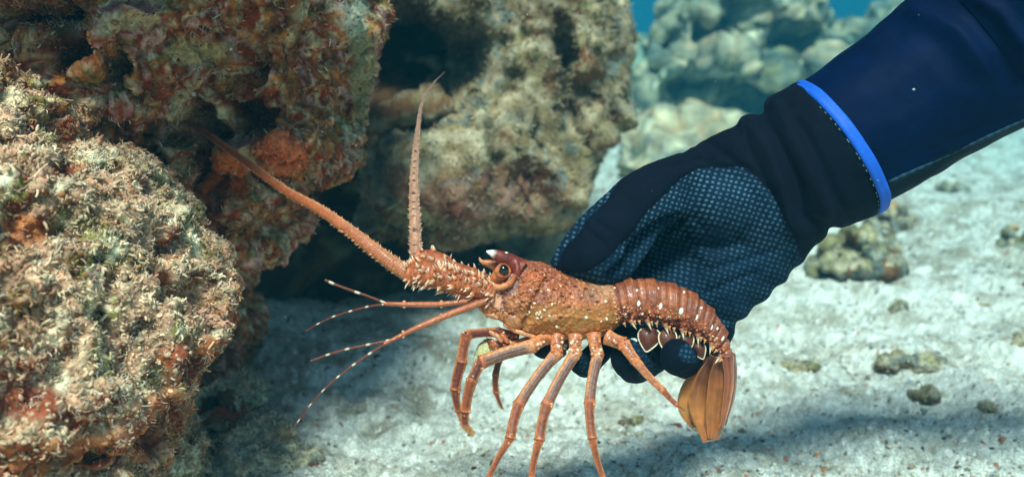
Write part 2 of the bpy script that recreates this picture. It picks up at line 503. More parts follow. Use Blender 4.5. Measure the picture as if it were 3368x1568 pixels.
# A: pale turf covered boulder, lower left
A_ELL = [(60, 1000, .54, 430, 520, .17), (340, 1090, .56, 350, 290, .14), (640, 1060, .57, 88, 100, .055), (540, 950, .58, 98, 118, .07), (200, 1420, .55, 320, 380, .15), (140, 800, .57, 320, 300, .15),
         (-80, 520, .55, 230, 260, .14), (400, 860, .61, 170, 200, .11), (60, 1900, .56, 460, 420, .2), (470, 1200, .56, 120, 110, .08)]
DISP_A = [(9, .012, 'fbm', 3), (30, .009, 'ridge', 2), (46, .0085, 'knob', 1), (105, .0042, 'knob', 1), (150, .0030, 'fbm', 3), (75, .006, 'pit', 1)]
def crust_a(V):
    px, py, d = pix(V); w = np.zeros(len(V))
    for cx, cy, rx, ry in ((650, 1185, 130, 80), (470, 1430, 110, 90), (560, 1330, 60, 120), (40, 760, 110, 60), (90, 1330, 120, 60), (200, 560, 90, 40), (330, 1490, 90, 60), (520, 905, 50, 30), (60, 1500, 90, 70)):
        w = np.maximum(w, sstep(1.3, .5, np.hypot((px-cx)/rx, (py-cy)/ry)+.55*fbm(V, 34, 3, 205)))
    return w*(d < .75)
def tweak_a(V, N, C):
    w = crust_a(V); r = mixc(mixc(lin((148, 62, 30)), lin((104, 40, 26)), sstep(-.3, .3, fbm(V, 50, 3, 207))), lin((206, 122, 70)), sstep(.1, .6, fbm(V, 70, 2, 208)))
    return mixc(C, r, w*.9)
grow_a = lambda c, n: facing(c, n)*(1-.75*crust_a(c))
ra, VA, QA, TA, NA, CA, _ = rock_thing('algae_boulder', 'pale boulder crusted with cream and olive curls of algae, lower left, closest to the camera', A_ELL, .0021, DISP_A, 1,
    ['wtan', 'wcream', 'brown', 'wtan', 'wtan', 'tan', 'brown', 'olive', 'wcream'], ['rust', 'red', 'orange', 'brown', 'rust', 'olive'], patch=17, nz0=-0.3, coltweak=tweak_a)
turf('algae_curls', ra, VA, QA, NA, CA, 17000, (.003, .0065), (.0005, .00105), ['wtan', 'wtan', 'wcream', 'wcream', 'cream', 'wtan', 'pink', 'wtan'], 11, (-7, 7), mixbase=0.4, lean=3.0, taper=.25, sides=4, segs=5, weight=grow_a)
turf('algae_hairs', ra, VA, QA, NA, CA, 34000, (.002, .0055), (.0002, .0004), ['olive', 'wtan', 'wcream', 'white', 'wcream', 'wtan', 'ochre', 'wtan'], 12, (-4, 4), mixbase=0.35, lean=1.1, weight=grow_a)
nodules('encrusting_buds', ra, VA, QA, NA, CA, 7000, (.0006, .0018), ['ochre', 'wtan', 'wcream', 'wcream', 'wtan', 'pink', 'orange', 'rust'], 14, .8)
turf('algae_flakes', ra, VA, QA, NA, CA, 1500, (.0015, .003), (.0008, .0015), ['wtan', 'ochre', 'wcream', 'pink', 'wcream', 'wtan', 'olive', 'orange'], 13, (-2, 2), flat=0.3, sides=4, mixbase=0.55, lean=1.4)

# B: rust red overhanging rock, upper left
B_ELL = [(950, 130, .76, 255, 330, .14), (840, 300, .76, 330, 250, .13), (1010, 400, .75, 175, 190, .11), (520, 130, .74, 480, 330, .17), (150, -60, .70, 420, 320, .18), (860, 690, .80, 120, 160, .09), (730, 620, .81, 160, 170, .09),
         (480, 520, .74, 260, 220, .1), (250, 420, .70, 260, 220, .1), (620, -350, .74, 520, 330, .25), (380, -1000, .50, 620, 330, .16), (450, -700, .6, 600, 380, .2), (250, -950, .82, 720, 520, .22), (540, 1000, .95, 280, 560, .12)]  # lobes above the view form an unseen ledge, added to shade rock and sand
DISP_B = [(7, .02, 'fbm', 3), (20, .018, 'ridge', 3), (34, .010, 'knob', 1), (45, .008, 'fbm', 3), (48, .007, 'pit', 1), (85, .004, 'knob', 1), (150, .0028, 'fbm', 3)]
def tweak_b(V, N, C):
    px, py, d = pix(V)
    def patchc(cx, cy, rx, ry, c, C):
        w = sstep(1.15, 0.75, np.sqrt(((px-cx)/rx)**2+((py-cy)/ry)**2)+0.25*fbm(V, 60, 2, 3)); w = w*(d < .9)
        return mixc(C, lin(c), w)
    C = patchc(930, 505, 95, 75, (226, 112, 66), C); C = patchc(735, 565, 85, 85, (206, 100, 40), C)
    C = patchc(650, 175, 100, 40, (222, 176, 112), C); C = patchc(1190, 200, 40, 190, (150, 134, 96), C)
    C = patchc(1170, 60, 45, 70, (176, 176, 150), C)
    return C
rb, VB, QB, TB, NB, CB, _ = rock_thing('overhanging_rock', 'rust red overhanging rock with dark holes and orange sponge patches behind the long antenna', B_ELL, .0031, DISP_B, 2,
    ['brown', 'tan', 'orange', 'olive', 'cream', 'tan', 'mauve'], ['rust', 'tan', 'orange', 'brown', 'rust', 'pink', 'rust', 'tan'],
    dents=[(640, 500, 70, 100, .16), (800, 410, 80, 50, .1), (180, 160, 80, 60, .1), (350, 250, 40, 60, .08), (60, 40, 180, 60, .1), (820, 210, 45, 60, .05), (470, 520, 50, 40, .06)],
    patch=20, nz0=0.35, coltweak=tweak_b)
nodules('encrusting_buds', rb, VB, QB, NB, CB, 6000, (.0008, .0024), ['olive', 'brown', 'tan', 'orange', 'rust', 'tan', 'pink'], 24, .8)
turf('algae_curls', rb, VB, QB, NB, CB, 16000, (.003, .007), (.0003, .0007), ['olive', 'tan', 'cream', 'white', 'cream', 'tan', 'rust', 'ochre'], 21, (-4, 4), mixbase=0.45)
turf('algae_flakes', rb, VB, QB, NB, CB, 12000, (.0018, .004), (.0008, .002), ['rust', 'orange', 'red', 'olive', 'brown', 'mauve', 'ochre'], 23, (-2, 2), flat=0.3, sides=4, mixbase=0.6, lean=1.3)

# C: big grey green boulder in the middle, hollowed by a cave
C_ELL = [(1780, 180, 1.34, 260, 330, .2), (1520, 20, 1.36, 330, 210, .2), (1450, 570, 1.20, 250, 205, .15), (1760, 545, 1.26, 180, 185, .14), (1950, 230, 1.36, 85, 290, .1), (1290, 710, 1.22, 110, 80, .09),
         (1250, 100, 1.50, 150, 420, .12), (1600, 340, 1.32, 200, 160, .12), (1865, 420, 1.30, 120, 190, .1), (1500, 250, 1.58, 330, 420, .1), (1400, 620, 1.8, 260, 300, .12), (1500, -300, 1.4, 500, 300, .3), (1800, 700, 1.7, 120, 200, .1)]
def chain(pts, r, d, n=9):
    c = catmull(np.array([list(p)+[0] for p in pts], float), n); g = np.random.default_rng(int(r+d*100+pts[0][0]))
    return [(x+g.uniform(-6, 6), y+g.uniform(-6, 6), d+g.uniform(-.008, .008), r*g.uniform(.75, 1.2), r*g.uniform(.8, 1.25), r*d/FPX*g.uniform(.9, 1.3)) for x, y, _ in c]
C_ELL += chain([(1555, 320), (1620, 350), (1690, 360), (1730, 410)], 34, 1.13) + chain([(1680, 430), (1760, 520), (1850, 590), (1900, 650)], 44, 1.11) + chain([(1720, 150), (1760, 230), (1840, 275), (1910, 300), (1960, 400), (1990, 460)], 34, 1.17, 13)
C_ELL += chain([(2010, 40), (2045, 150), (2040, 260), (2030, 380)], 34, 1.26, 11) + chain([(1850, 30), (1915, 120), (1935, 210)], 52, 1.14, 7) + chain([(1640, 500), (1690, 600), (1700, 700)], 40, 1.10, 7) + chain([(1300, 60), (1400, 15), (1520, 30), (1620, 110), (1655, 230)], 40, 1.22, 13) + chain([(1230, 400), (1330, 370), (1450, 365), (1560, 380)], 34, 1.10, 9)
DISP_C = [(5, .020, 'fbm', 3), (10, .015, 'ridge', 3), (26, .008, 'knob', 1), (30, .008, 'fbm', 3), (55, .007, 'knob', 1), (95, .004, 'fbm', 3), (34, .006, 'pit', 1)]
def tweak_c(V, N, C):
    px, py, d = pix(V)
    w = sstep(1.2, 0.7, np.sqrt(((px-1560)/330)**2+((py-640)/110)**2)+0.3*fbm(V, 20, 2, 3))
    C = mixc(C, mixc(lin((150, 74, 62)), lin((120, 60, 40)), sstep(-.3, .3, fbm(V, 35, 2, 6))), w*0.5)
    return C
rc, VC, QC, TC, NC, CC, _ = rock_thing('hollow_boulder', 'big grey green boulder hollowed by a dark cave, behind the upright antenna', C_ELL, .0052, DISP_C, 3,
    ['taupe', 'slate', 'umber', 'taupe', 'beige', 'umber', 'taupe', 'brown'], ['brown', 'umber', 'taupe', 'brown', 'khaki', 'brown'],
    dents=[(1325, 215, 120, 160, .55), (1280, 310, 90, 70, .25), (1500, 200, 110, 110, .13), (1730, 620, 40, 70, .08), (1860, 250, 25, 160, .07)], patch=6, nz0=-0.1, coltweak=tweak_c)
turf('algae_curls', rc, VC, QC, NC, CC, 30000, (.005, .012), (.0006, .0012), ['khaki', 'beige', 'sand', 'cream', 'beige', 'taupe', 'mauve'], 31, (-4, 4), mixbase=0.6)
turf('algae_flakes', rc, VC, QC, NC, CC, 3000, (.004, .009), (.0015, .0035), ['taupe', 'khaki', 'umber', 'brown', 'taupe', 'beige'], 33, (-2, 2), flat=0.35, sides=4, mixbase=0.6, lean=1.3)

# D: rock wall closing the gap under the boulders, its shade painted as dark colour
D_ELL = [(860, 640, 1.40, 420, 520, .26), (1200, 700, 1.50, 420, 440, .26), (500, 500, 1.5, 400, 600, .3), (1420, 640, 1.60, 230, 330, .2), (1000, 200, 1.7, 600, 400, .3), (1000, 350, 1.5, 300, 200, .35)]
rd, VD, QD, TD, ND, CD, _ = rock_thing('reef_wall', 'rock wall at the back of the gap under the boulders, its shade painted as dark colour', D_ELL, .014, [(4, .05, 'fbm', 3), (14, .03, 'knob', 1), (40, .01, 'fbm', 2)], 4,
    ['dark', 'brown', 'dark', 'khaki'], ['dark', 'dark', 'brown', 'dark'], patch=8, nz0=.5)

# far rocks
DISP_F = [(2.2, .10, 'fbm', 3), (4, .07, 'ridge', 3), (6, .10, 'knob', 1), (11, .05, 'fbm', 3), (17, .035, 'knob', 1), (30, .02, 'fbm', 2), (9, .06, 'pit', 1)]
def far_rock(name, label, ells, voxel, k, seed, ups=('beige', 'sand', 'grey', 'sand', 'tan', 'beige'), lows=('slate', 'khaki', 'slate', 'grey'), dents=(), patch=4, **kw):
    return rock_thing(name, label, ells, voxel, [(f/k, a*k, t, o) for f, a, t, o in DISP_F], seed, list(ups), list(lows), dents=dents, patch=patch, nz0=-.05, mat=M_FAR, **kw)
far_rock('distant_boulder', 'large pale knobbly boulder seen hazily above the glove', [(2300, 190, 3.6, 200, 175, .4), (2560, 50, 3.7, 150, 160, .4), (2500, 220, 3.5, 250, 85, .35), (2430, 300, 3.9, 270, 120, .3), (2170, 210, 3.6, 80, 90, .25), (2400, 40, 4.0, 250, 200, .3), (2660, 270, 3.6, 150, 60, .3)],
    .018, 1.0, 5, dents=[(2400, 60, 100, 90, .6), (2600, 150, 80, 45, .35), (2240, 120, 45, 45, .3), (2330, 300, 150, 40, .25), (2540, 200, 60, 40, .3)])
far_rock('distant_rock', 'flat topped pale rock in blue haze beyond the sleeve', [(2870, 90, 4.6, 110, 30, .4), (2770, 110, 4.5, 60, 40, .3), (3000, 60, 4.7, 160, 60, .4), (2860, 220, 4.8, 200, 90, .3)], .028, 0.8, 6)
far_rock('distant_rock', 'low pale rock under the big hazy boulder, just above the knuckles of the glove', [(2230, 480, 2.45, 150, 60, .22), (2330, 430, 2.5, 80, 45, .15), (2110, 530, 2.4, 100, 45, .18), (2400, 500, 2.45, 100, 60, .18)], .017, 0.5, 7)
far_rock('distant_rock', 'grey rock stub in the dark gap right of the boulder foot', [(1860, 760, 1.5, 90, 60, .1), (1760, 830, 1.4, 100, 45, .08)], .010, 0.3, 8)
far_rock('distant_stone', 'small round stone standing alone in the haze', [(2100, 390, 3.3, 26, 34, .04), (2105, 425, 3.3, 20, 20, .03)], .010, 0.18, 9, cat='stone')
far_rock('distant_reef', 'bluish reef ridge fading far behind the hazy boulder', [(2500, 220, 7, 500, 60, .8), (3100, 200, 8, 500, 60, .8), (2100, 230, 7, 300, 60, .8)], .07, 1.6, 10, cat='reef')

# knobbly coral heads on the sand behind the cuff
def coral_head(px, py, spread, knobs, label, seed, group):
    d = gd(py+.30*spread)
    r = np.random.default_rng(seed); ells = []
    ells.append((px, py+8, d, spread*0.7, spread*0.28, spread*0.55*d/FPX))
    for i in range(knobs):
        a = r.uniform(0, 2*math.pi); q = math.sqrt(r.uniform(0, 1)); rad = r.uniform(.075, .15)*spread
        el = math.asin(r.uniform(.0, 1)); x = px+math.cos(a)*math.cos(el)*spread*.78; yy = d+math.sin(a)*math.cos(el)*spread*.6*d/FPX
        ells.append((x, py+spread*(.22-.72*math.sin(el)), yy, rad, rad*1.5, rad*d/FPX))
    V, Q, T, N = reef(ells, max(.0026, spread*d/FPX/44), [(40, .002, 'fbm', 3), (120, .002, 'knob', 1)], seed, relax=1)
    C = scheme_warm(V, N, seed, ['khaki', 'beige', 'khaki', 'grey', 'beige'], ['brown', 'slate', 'brown'], 12)
    V[:, 2] += float(ground_h(V[:1, 0], V[:1, 1])[0])-V[:, 2].min()-.22*(V[:, 2].max()-V[:, 2].min())
    hz = (V[:, 2]-V[:, 2].min())/(V[:, 2].max()-V[:, 2].min())
    tip = sstep(.75, 1, hz)*sstep(.1, .5, fbm(V, 16, 2, seed+2)); C = mixc(C, lin((205, 150, 90)), tip*.8)
    c = V.mean(0); c[2] = V[:, 2].min()
    root = empty('coral_head', c, label, 'coral', group)
    mesh_np('coral_body', V, [Q, T], M_ROCK, root, C)
    return root
G1 = 'knobbly coral heads on the sand'
coral_head(2820, 850, 195, 70, 'knobbly brown coral head on the sand right below the blue band', 41, G1)
coral_head(2930, 700, 110, 34, 'smaller coral head touching the sleeve, behind the knobbly brown one', 42, G1)
coral_head(3350, 780, 95, 26, 'small coral head cut by the right edge of the picture', 43, G1)
coral_head(3130, 600, 75, 10, 'faint grey coral head just under the sleeve, farthest of the coral heads', 44, G1)

def rubble(px, py, _, rx, rz, label, seed):
    d = gd(py+rz*.3)
    r = np.random.default_rng(seed)
    ells = [(px+r.uniform(-.7, .7)*rx, py+r.uniform(-.4, .4)*rz, d+r.uniform(-.4, .4)*rx*d/FPX, rx*r.uniform(.3, .5), rz*r.uniform(.4, .8), rx*.3*d/FPX) for _ in range(7)]
    V, Q, T, N = reef(ells, max(.0025, rx*d/FPX/26), [(30, .006, 'fbm', 3), (60, .006, 'knob', 1), (120, .003, 'fbm', 2)], seed)
    C = scheme_warm(V, N, seed, ['taupe', 'khaki', 'beige', 'slate', 'beige'], ['brown', 'dark', 'brown', 'brown'], 20)
    V[:, 2] += float(ground_h(V[:1, 0], V[:1, 1])[0])-V[:, 2].min()-.52*(V[:, 2].max()-V[:, 2].min())
    c = V.mean(0); c[2] = V[:, 2].min()
    root = empty('rubble_stone', c, label, 'stone', 'dark rubble stones half buried in the sand')
    mesh_np('stone', V, [Q, T], M_ROCK, root, C)
    turf('algae_curls', root, V, Q, N, C, 260, (.002, .005), (.0004, .0009), ['sand', 'cream', 'olive', 'brown'], seed, (-3, 3))
rubble(2980, 1150, 1.10, 130, 45, 'largest dark rubble stone on the sand right of the tail fan', 51)
rubble(2640, 1140, 1.12, 60, 22, 'dark rubble stone in a sand hollow between the tail fan and the largest one', 52)
rubble(3070, 1250, .985, 62, 24, 'brown rubble stone just below and right of the largest dark one', 53)
rubble(3270, 1300, .93, 36, 24, 'small pale brown stone near the right edge, above the blue shadow', 54)
rubble(2060, 1330, .90, 46, 16, 'small dark stone seen between the last two legs of the lobster', 55)
rubble(3370, 1135, 1.12, 36, 20, 'brown stone cut by the right edge of the picture above the shadow', 56)
rubble(3250, 990, 1.36, 26, 12, 'tiny brown stone on bright sand, upper of the stones at the right', 57)
rubble(2960, 990, 1.34, 34, 12, 'tiny dark stone on bright sand under the knobbly brown coral head', 58)

# rock stub with dark hollows on the shaded sand, bottom left
rs, VS, QS, TS, NS, CS, _ = rock_thing('sand_crusted_rock', 'low sand crusted rock with black hollows on the shaded sea bed beside the pale boulder',
    [(750, 1330, .84, 85, 75, .05), (850, 1450, .79, 110, 80, .05), (660, 1500, .77, 90, 90, .05), (930, 1530, .76, 110, 50, .04), (760, 1590, .73, 160, 50, .04)], .0034,
    [(12, .012, 'fbm', 3), (40, .010, 'knob', 1), (110, .004, 'fbm', 2)], 12, ['sand', 'sand', 'grey', 'tan'], ['brown', 'brown', 'rust'], dents=[(690, 1420, 42, 80, .13), (640, 1550, 70, 35, .1), (850, 1500, 30, 25, .05)], patch=22)
turf('algae_curls', rs, VS, QS, NS, CS, 2600, (.003, .008), (.0004, .001), ['grey', 'sand', 'brown', 'cream', 'rust'], 61, (-4, 4))

# ------------------------------------------------------------------ the water itself and what drifts in it
def add_haze():
    x0, x1, y0, y1, z0, z1 = -32, 32, -3, 42, -1.06, 1.3
    V = np.array([[x, y, z] for x in (x0, x1) for y in (y0, y1) for z in (z0, z1)])
    F = np.array([[0, 1, 3, 2], [4, 6, 7, 5], [0, 4, 5, 1], [2, 3, 7, 6], [0, 2, 6, 4], [1, 5, 7, 3]])
    m = bpy.data.materials.new('sea_water_haze'); m.use_nodes = True; n = m.node_tree; n.nodes.clear()
    out = n.nodes.new('ShaderNodeOutputMaterial'); v = n.nodes.new('ShaderNodeVolumePrincipled')
    v.inputs['Color'].default_value = (0.016, 0.112, 0.17, 1)
    v.inputs['Density'].default_value = HAZE_DENSITY
    v.inputs['Anisotropy'].default_value = 0.55
    v.inputs['Absorption Color'].default_value = (0.20, 0.67, 0.80, 1)
    n.links.new(v.outputs[0], out.inputs['Volume'])
    o = mesh_np('haze', V, [F], m, None, smooth=False); o['kind'] = 'stuff'; o['label'] = 'blue green haze of the sea water'
HAZE_DENSITY = 0.37
add_haze()

def drift():
    n = 120
    d = rng.uniform(.35, 1.5, n); px = rng.uniform(0, 3368, n); py = rng.uniform(0, 1300, n)
    V0, F0 = usphere(5, 4); k = len(V0)
    pts = np.array([P(a, b, c) for a, b, c in zip(px, py, d)])
    s = rng.gamma(2, .00009, n)+.00012
    V = (V0[None]*(s[:, None]*rng.uniform(.6, 1.8, (n, 3)))[:, None, :]+pts[:, None, :]).reshape(-1, 3)
    F = [(np.arange(n)[:, None, None]*k+f[None]).reshape(-1, f.shape[1]) for f in F0]
    o = mesh_np('drifting_particles', V, F, M_TURF, None, np.tile(lin((160, 170, 165)), (len(V), 1)))
    tag(o, 'fine pale specks drifting in the water', 'particles', kind='stuff')
drift()
# ================================================================== the spiny lobster
D0 = 0.56
KPX = D0/FPX
def L(px, py, dd=0.0): return P(px, py, D0+dd)
def LP(pts): return np.array([L(*p) for p in pts])
def from_crop(x, y, ox, oy, k): return ox+x/k, oy+y/k

M_SHELL = vcol_mat('lobster_shell', rough=0.42, bump=0.5, bscale=1500, var=0.3, vscale=700, spec=0.45, bdist=0.0006, coat=0.12)
M_FAN = vcol_mat('fan_membrane', rough=0.35, bump=0.2, bscale=600, var=0.10, vscale=90, spec=0.4, bdist=0.0004, sss=0.9)
M_FAN.node_tree.nodes['Principled BSDF'].inputs['Transmission Weight'].default_value = 0.3
M_EYE, _n, _b, _o = new_mat('eye_black'); _b.inputs['Base Color'].default_value = (0.004, 0.003, 0.003, 1); _b.inputs['Roughness'].default_value = 0.08; _b.inputs['Coat Weight'].default_value = 0.6

ORANGE = lin((204, 112, 62)); DEEP = lin((150, 70, 36)); RED = lin((122, 42, 24)); CREAM = lin((240, 214, 180)); OLIVE = lin((176, 120, 62)); PLUM = lin((138, 78, 62)); GREYM = lin((118, 88, 82)); WHITE = lin((245, 238, 220)); PALE = lin((222, 148, 98))

def loft(pairs, rbf, K=60, seg=72, lowpow=1.0, dd=None):
    """pairs of top and bottom edge pixels -> closed body; a = 0 faces the camera, a = 90 deg is the top"""
    pr = np.array([list(t)+list(b)+[d] for t, b, d in pairs], float)
    c = catmull(pr, K)
    top = np.array([P(x, y, D0+d) for x, y, d in zip(c[:, 0], c[:, 1], c[:, 4])]); bot = np.array([P(x, y, D0+d) for x, y, d in zip(c[:, 2], c[:, 3], c[:, 4])])
    C = (top+bot)/2; h = (top-bot)/2; hl = np.linalg.norm(h, axis=1)
    rb = np.interp(np.linspace(0, 1, K), np.linspace(0, 1, len(rbf)), rbf)*hl
    a = np.linspace(0, 2*np.pi, seg, endpoint=False)
    sa = np.sin(a); ca = np.cos(a)
    V = C[:, None, :] + h[:, None, :]*sa[None, :, None] - FWD[None, None, :]*(rb[:, None]*ca[None, :])[..., None]
    V = V.reshape(-1, 3)
    i = np.arange(K-1)[:, None]*seg; j = np.arange(seg)[None, :]; j2 = (j+1) % seg
    Q = np.stack([i+j, i+seg+j, i+seg+j2, i+j2], -1).reshape(-1, 4)
    S = np.repeat(np.linspace(0, 1, K), seg); A = np.tile(a, K)
    V = np.vstack([V, C[0], C[-1]]); c0 = K*seg; jj = np.arange(seg); jn = (jj+1) % seg
    T = np.concatenate([np.stack([jj, jn, np.full(seg, c0)], -1), np.stack([(K-1)*seg+jn, (K-1)*seg+jj, np.full(seg, c0+1)], -1)])
    S = np.append(S, [0, 1]); A = np.append(A, [0, 0])
    A = np.where(A > np.pi, A-2*np.pi, A)
    return V, Q, T, S, A

def polyd(x, y, poly):
    poly = np.asarray(poly, float); best = np.full(len(x), 1e9)
    for (ax, ay), (bx, by) in zip(poly[:-1], poly[1:]):
        dx, dy = bx-ax, by-ay; t = np.clip(((x-ax)*dx+(y-ay)*dy)/(dx*dx+dy*dy+1e-9), 0, 1)
        best = np.minimum(best, np.hypot(x-ax-t*dx, y-ay-t*dy))
    return best

def inpoly(x, y, poly):
    poly = np.asarray(poly, float); c = np.zeros(len(x), bool); n = len(poly)
    for i in range(n):
        x1, y1 = poly[i]; x2, y2 = poly[i-1]
        m = ((y1 > y) != (y2 > y)) & (x < (x2-x1)*(y-y1)/((y2-y1) if y2 != y1 else 1e-9)+x1)
        c ^= m
    return c

def bvh_of(V, Q, T=None):
    return BVHTree.FromPolygons([tuple(v) for v in V], [tuple(int(i) for i in f) for f in Q])

def on_surface(bvh, px, py):
    d = nrm(P(px, py, 1.0)-CAM); h = bvh.ray_cast(Vector(CAM), Vector(d))
    if h[0] is None: return None, None
    n = np.array(h[1]); n = n if np.dot(n, d) < 0 else -n
    return np.array(h[0]), n

lob = empty('spiny_lobster', L(1950, 1110), 'orange brown spiny lobster with dark striped legs, gripped round its body by the dotted glove', 'lobster')

# ---- carapace
CP = [((1640, 935), (1650, 1010), -.002), ((1660, 895), (1655, 1052), -.001), ((1700, 862), (1690, 1084), 0), ((1760, 862), (1758, 1105), 0), ((1820, 880), (1822, 1113), 0),
      ((1880, 903), (1884, 1114), 0), ((1940, 922), (1945, 1107), 0), ((1985, 930), (1998, 1092), 0), ((2012, 938), (2036, 1064), .001)]
V, Q, T, S, A = loft(CP, [.75, .85, .88, .9, .9, .9, .88], 190, 220)
N = vnormals(V, Q, T)
px, py, d = pix(V)
groove = [(1700, 1088), (1728, 1050), (1742, 1010), (1748, 985), (1772, 950), (1800, 905)]
g2 = [(1660, 1060), (1700, 1080), (1740, 1098), (1800, 1112)]
g3 = [(1745, 1070), (1800, 1048), (1880, 1040), (1960, 1052), (2020, 1058)]
g4 = [(1690, 905), (1705, 960), (1712, 1010), (1700, 1050)]
h = -.0016*np.exp(-(polyd(px, py, groove)/6)**2) - .0010*np.exp(-(polyd(px, py, g4)/6)**2) + .0006*np.exp(-(polyd(px, py, g3)/7)**2)
h += .0011*np.exp(-((polyd(px, py, [(1735, 1075), (1775, 1045), (1790, 1000)])-0)/16)**2)
w, v = worley(V, 420, 5); front = sstep(1960, 1720, px)
h += (.0002+.0009*front)*np.clip(1-(w/.6)**2, 0, 1)*(v > .35) + .0012*fbm(V, 90, 3, 8)*(.35+front) + .0003*fbm(V, 600, 2, 9)
rim = polyd(px, py, [(2012, 938), (2032, 1000), (2038, 1060), (1998, 1096), (1884, 1118)])
h += .0008*np.exp(-(rim/7)**2)
V = V+N*h[:, None]
a1 = fbm(V, 60, 3, 21); a2 = fbm(V, 220, 3, 22)
top = mixc(mixc(lin((186, 96, 52)), lin((152, 80, 56)), sstep(-.3, .5, a1)), lin((172, 128, 92)), sstep(1850, 2010, px)*sstep(.0, .8, A)*.8)
low = mixc(lin((200, 120, 58)), lin((152, 98, 46)), sstep(-.4, .5, a2))
C = mixc(low, top, sstep(-.35, .35, np.sin(A)+.25*a1))
face = sstep(1740, 1690, px); C = mixc(C, mixc(lin((140, 96, 92)), lin((196, 116, 76)), sstep(-.3, .3, fbm(V, 130, 3, 23))), face*.75)
C = C*(1+.35*a2)[:, None]
C = mixc(C, lin((70, 24, 14)), .75*np.exp(-(polyd(px, py, groove)/4.5)**2)+.4*np.exp(-(polyd(px, py, g4)/4)**2))
C = mixc(C, PALE, .6*np.exp(-(rim/4)**2)+.4*np.clip((w < .22) & (v > .75), 0, 1))
C = mixc(C, lin((230, 200, 160)), .55*(w < .3)*(v > .93))
dots = [(1870, 515), (2025, 550), (2240, 580), (2140, 604), (1955, 580), (2015, 690), (2205, 718), (2295, 640), (1800, 430), (1690, 330), (1740, 370), (2080, 480), (2180, 500), (1780, 560), (1930, 790), (1990, 455), (1850, 395)]
for i, (x, y) in enumerate(dots):
    x, y = from_crop(x, y, 1200, 780, 2.9975); q = np.hypot((px-x)/8.0, (py-y)/4.6)
    w_ = sstep(1.2, .7, q)*(N @ FWD < .2); C = mixc(C, lin((66, 20, 14)), w_*.9); V = V-N*(w_*.0006)[:, None]
acc = Acc(); acc.add(V, [Q, T], C)
bv = bvh_of(V, Q)
r_ = np.random.default_rng(3)
def spine_at(acc, bv, px, py, ln, rad, dirv=None, col=PALE, tipc=CREAM, lift=.9):
    p, n = on_surface(bv, px, py)
    if p is None: return
    dv = nrm(n*lift + (np.zeros(3) if dirv is None else np.asarray(dirv, float)))
    v_, f_, s_ = cone(p-dv*rad*.6, p+dv*ln, rad)
    acc.add(v_, f_, mixc(np.tile(col, (len(v_), 1)), np.tile(tipc, (len(v_), 1)), sstep(.3, .9, s_)))
def nub_at(acc, bv, px, py, a, b, ang, col, h=.45):
    p, n = on_surface(bv, px, py)
    if p is None: return
    e = -RT*math.cos(ang)+UP*math.sin(ang); B = basis(n, e)
    v_, f_ = blob((0, 0, 0), (a*KPX, b*KPX, h*min(a, b)*KPX), None, 10, 6)
    acc.add(v_ @ B + p, f_, col)
fwdl = -RT*.8+UP*.35
for i in range(130):
    x = 1690+240*r_.random()**1.3; t = (x-1690)/240; y = 870+30*t+r_.random()**1.6*(150-60*t)
    spine_at(acc, bv, x, y, r_.uniform(8, 20)*KPX*(1-.6*t), r_.uniform(3.2, 6)*KPX, fwdl, col=[ORANGE, DEEP, PALE][r_.integers(3)], tipc=PALE)
for x, y in [(1700, 745), (1640, 690), (1672, 650), (1895, 880), (1810, 520), (1850, 660), (2375, 630), (2385, 800), (1715, 760), (1690, 760), (1730, 740), (1620, 740), (1770, 715), (1820, 775), (2180, 790), (2330, 830), (1700, 800), (1740, 790)]:
    x, y = from_crop(x, y, 1200, 780, 2.9975); nub_at(acc, bv, x, y, r_.uniform(4, 8), r_.uniform(3, 5.5), r_.uniform(0, 3), CREAM)
for i in range(60):
    nub_at(acc, bv, r_.uniform(1690, 2025), r_.uniform(930, 1090), r_.uniform(1.5, 3.2), r_.uniform(1.5, 3), r_.uniform(0, 3), mixc(PALE, DEEP, r_.random()))
for i in range(9):
    t = (i+.4*r_.random())/9; spine_at(acc, bv, 2010+18*math.sin(t*1.9), 952+118*t, 5*KPX, 5*KPX, RT*.5, col=PALE)
for t in np.linspace(0, 1, 26):     # beads along the lower rim
    x = 1760+250*t; y = 1104+10*math.sin(t*3)-22*t*t; nub_at(acc, bv, x, y-4, 5, 3.5, 0, ORANGE)
acc.build('carapace', M_SHELL, lob)

# ---- face: plates, mouth parts
acc = Acc()
def lump(acc, px, py, dd, rx, ry, rz, col, ang=0.0, nu=20, nv=12, rough=.12, seed=0):
    V_, F_ = usphere(nu, nv)
    V_ = V_*(1+rough*vnoise(V_*2.3, seed+int(px)))[:, None]*np.array([rx, rz, ry])*KPX
    c, s = math.cos(ang), math.sin(ang); x = V_[:, 0]*c+V_[:, 2]*s; z = -V_[:, 0]*s+V_[:, 2]*c
    W = RT*x[:, None]+FWD*V_[:, 1:2]+UP*z[:, None]
    acc.add(W+L(px, py, dd), F_, np.tile(col, (len(W), 1))*(1+.3*vnoise(W*900, 4))[:, None])
lump(acc, 1634, 985, -.012, 22, 40, 14, lin((228, 160, 122)), -.35)
lump(acc, 1608, 1008, -.010, 24, 26, 16, ORANGE)
lump(acc, 1660, 1030, -.010, 30, 26, 18, lin((184, 112, 66)))
lump(acc, 1690, 1055, -.012, 34, 30, 18, lin((172, 108, 62)), .3)
lump(acc, 1620, 1035, -.009, 38, 12, 14, PALE, .35)
lump(acc, 1590, 1012, -.008, 18, 12, 14, PALE, .5)
lump(acc, 1700, 960, -.014, 22, 50, 12, lin((134, 96, 96)), -.2)
lump(acc, 1680, 925, -.015, 14, 26, 9, lin((196, 176, 166)), .4)
lump(acc, 1720, 1095, -.012, 50, 8, 10, PALE, .3); lump(acc, 1680, 1078, -.012, 30, 7, 10, ORANGE, .45)
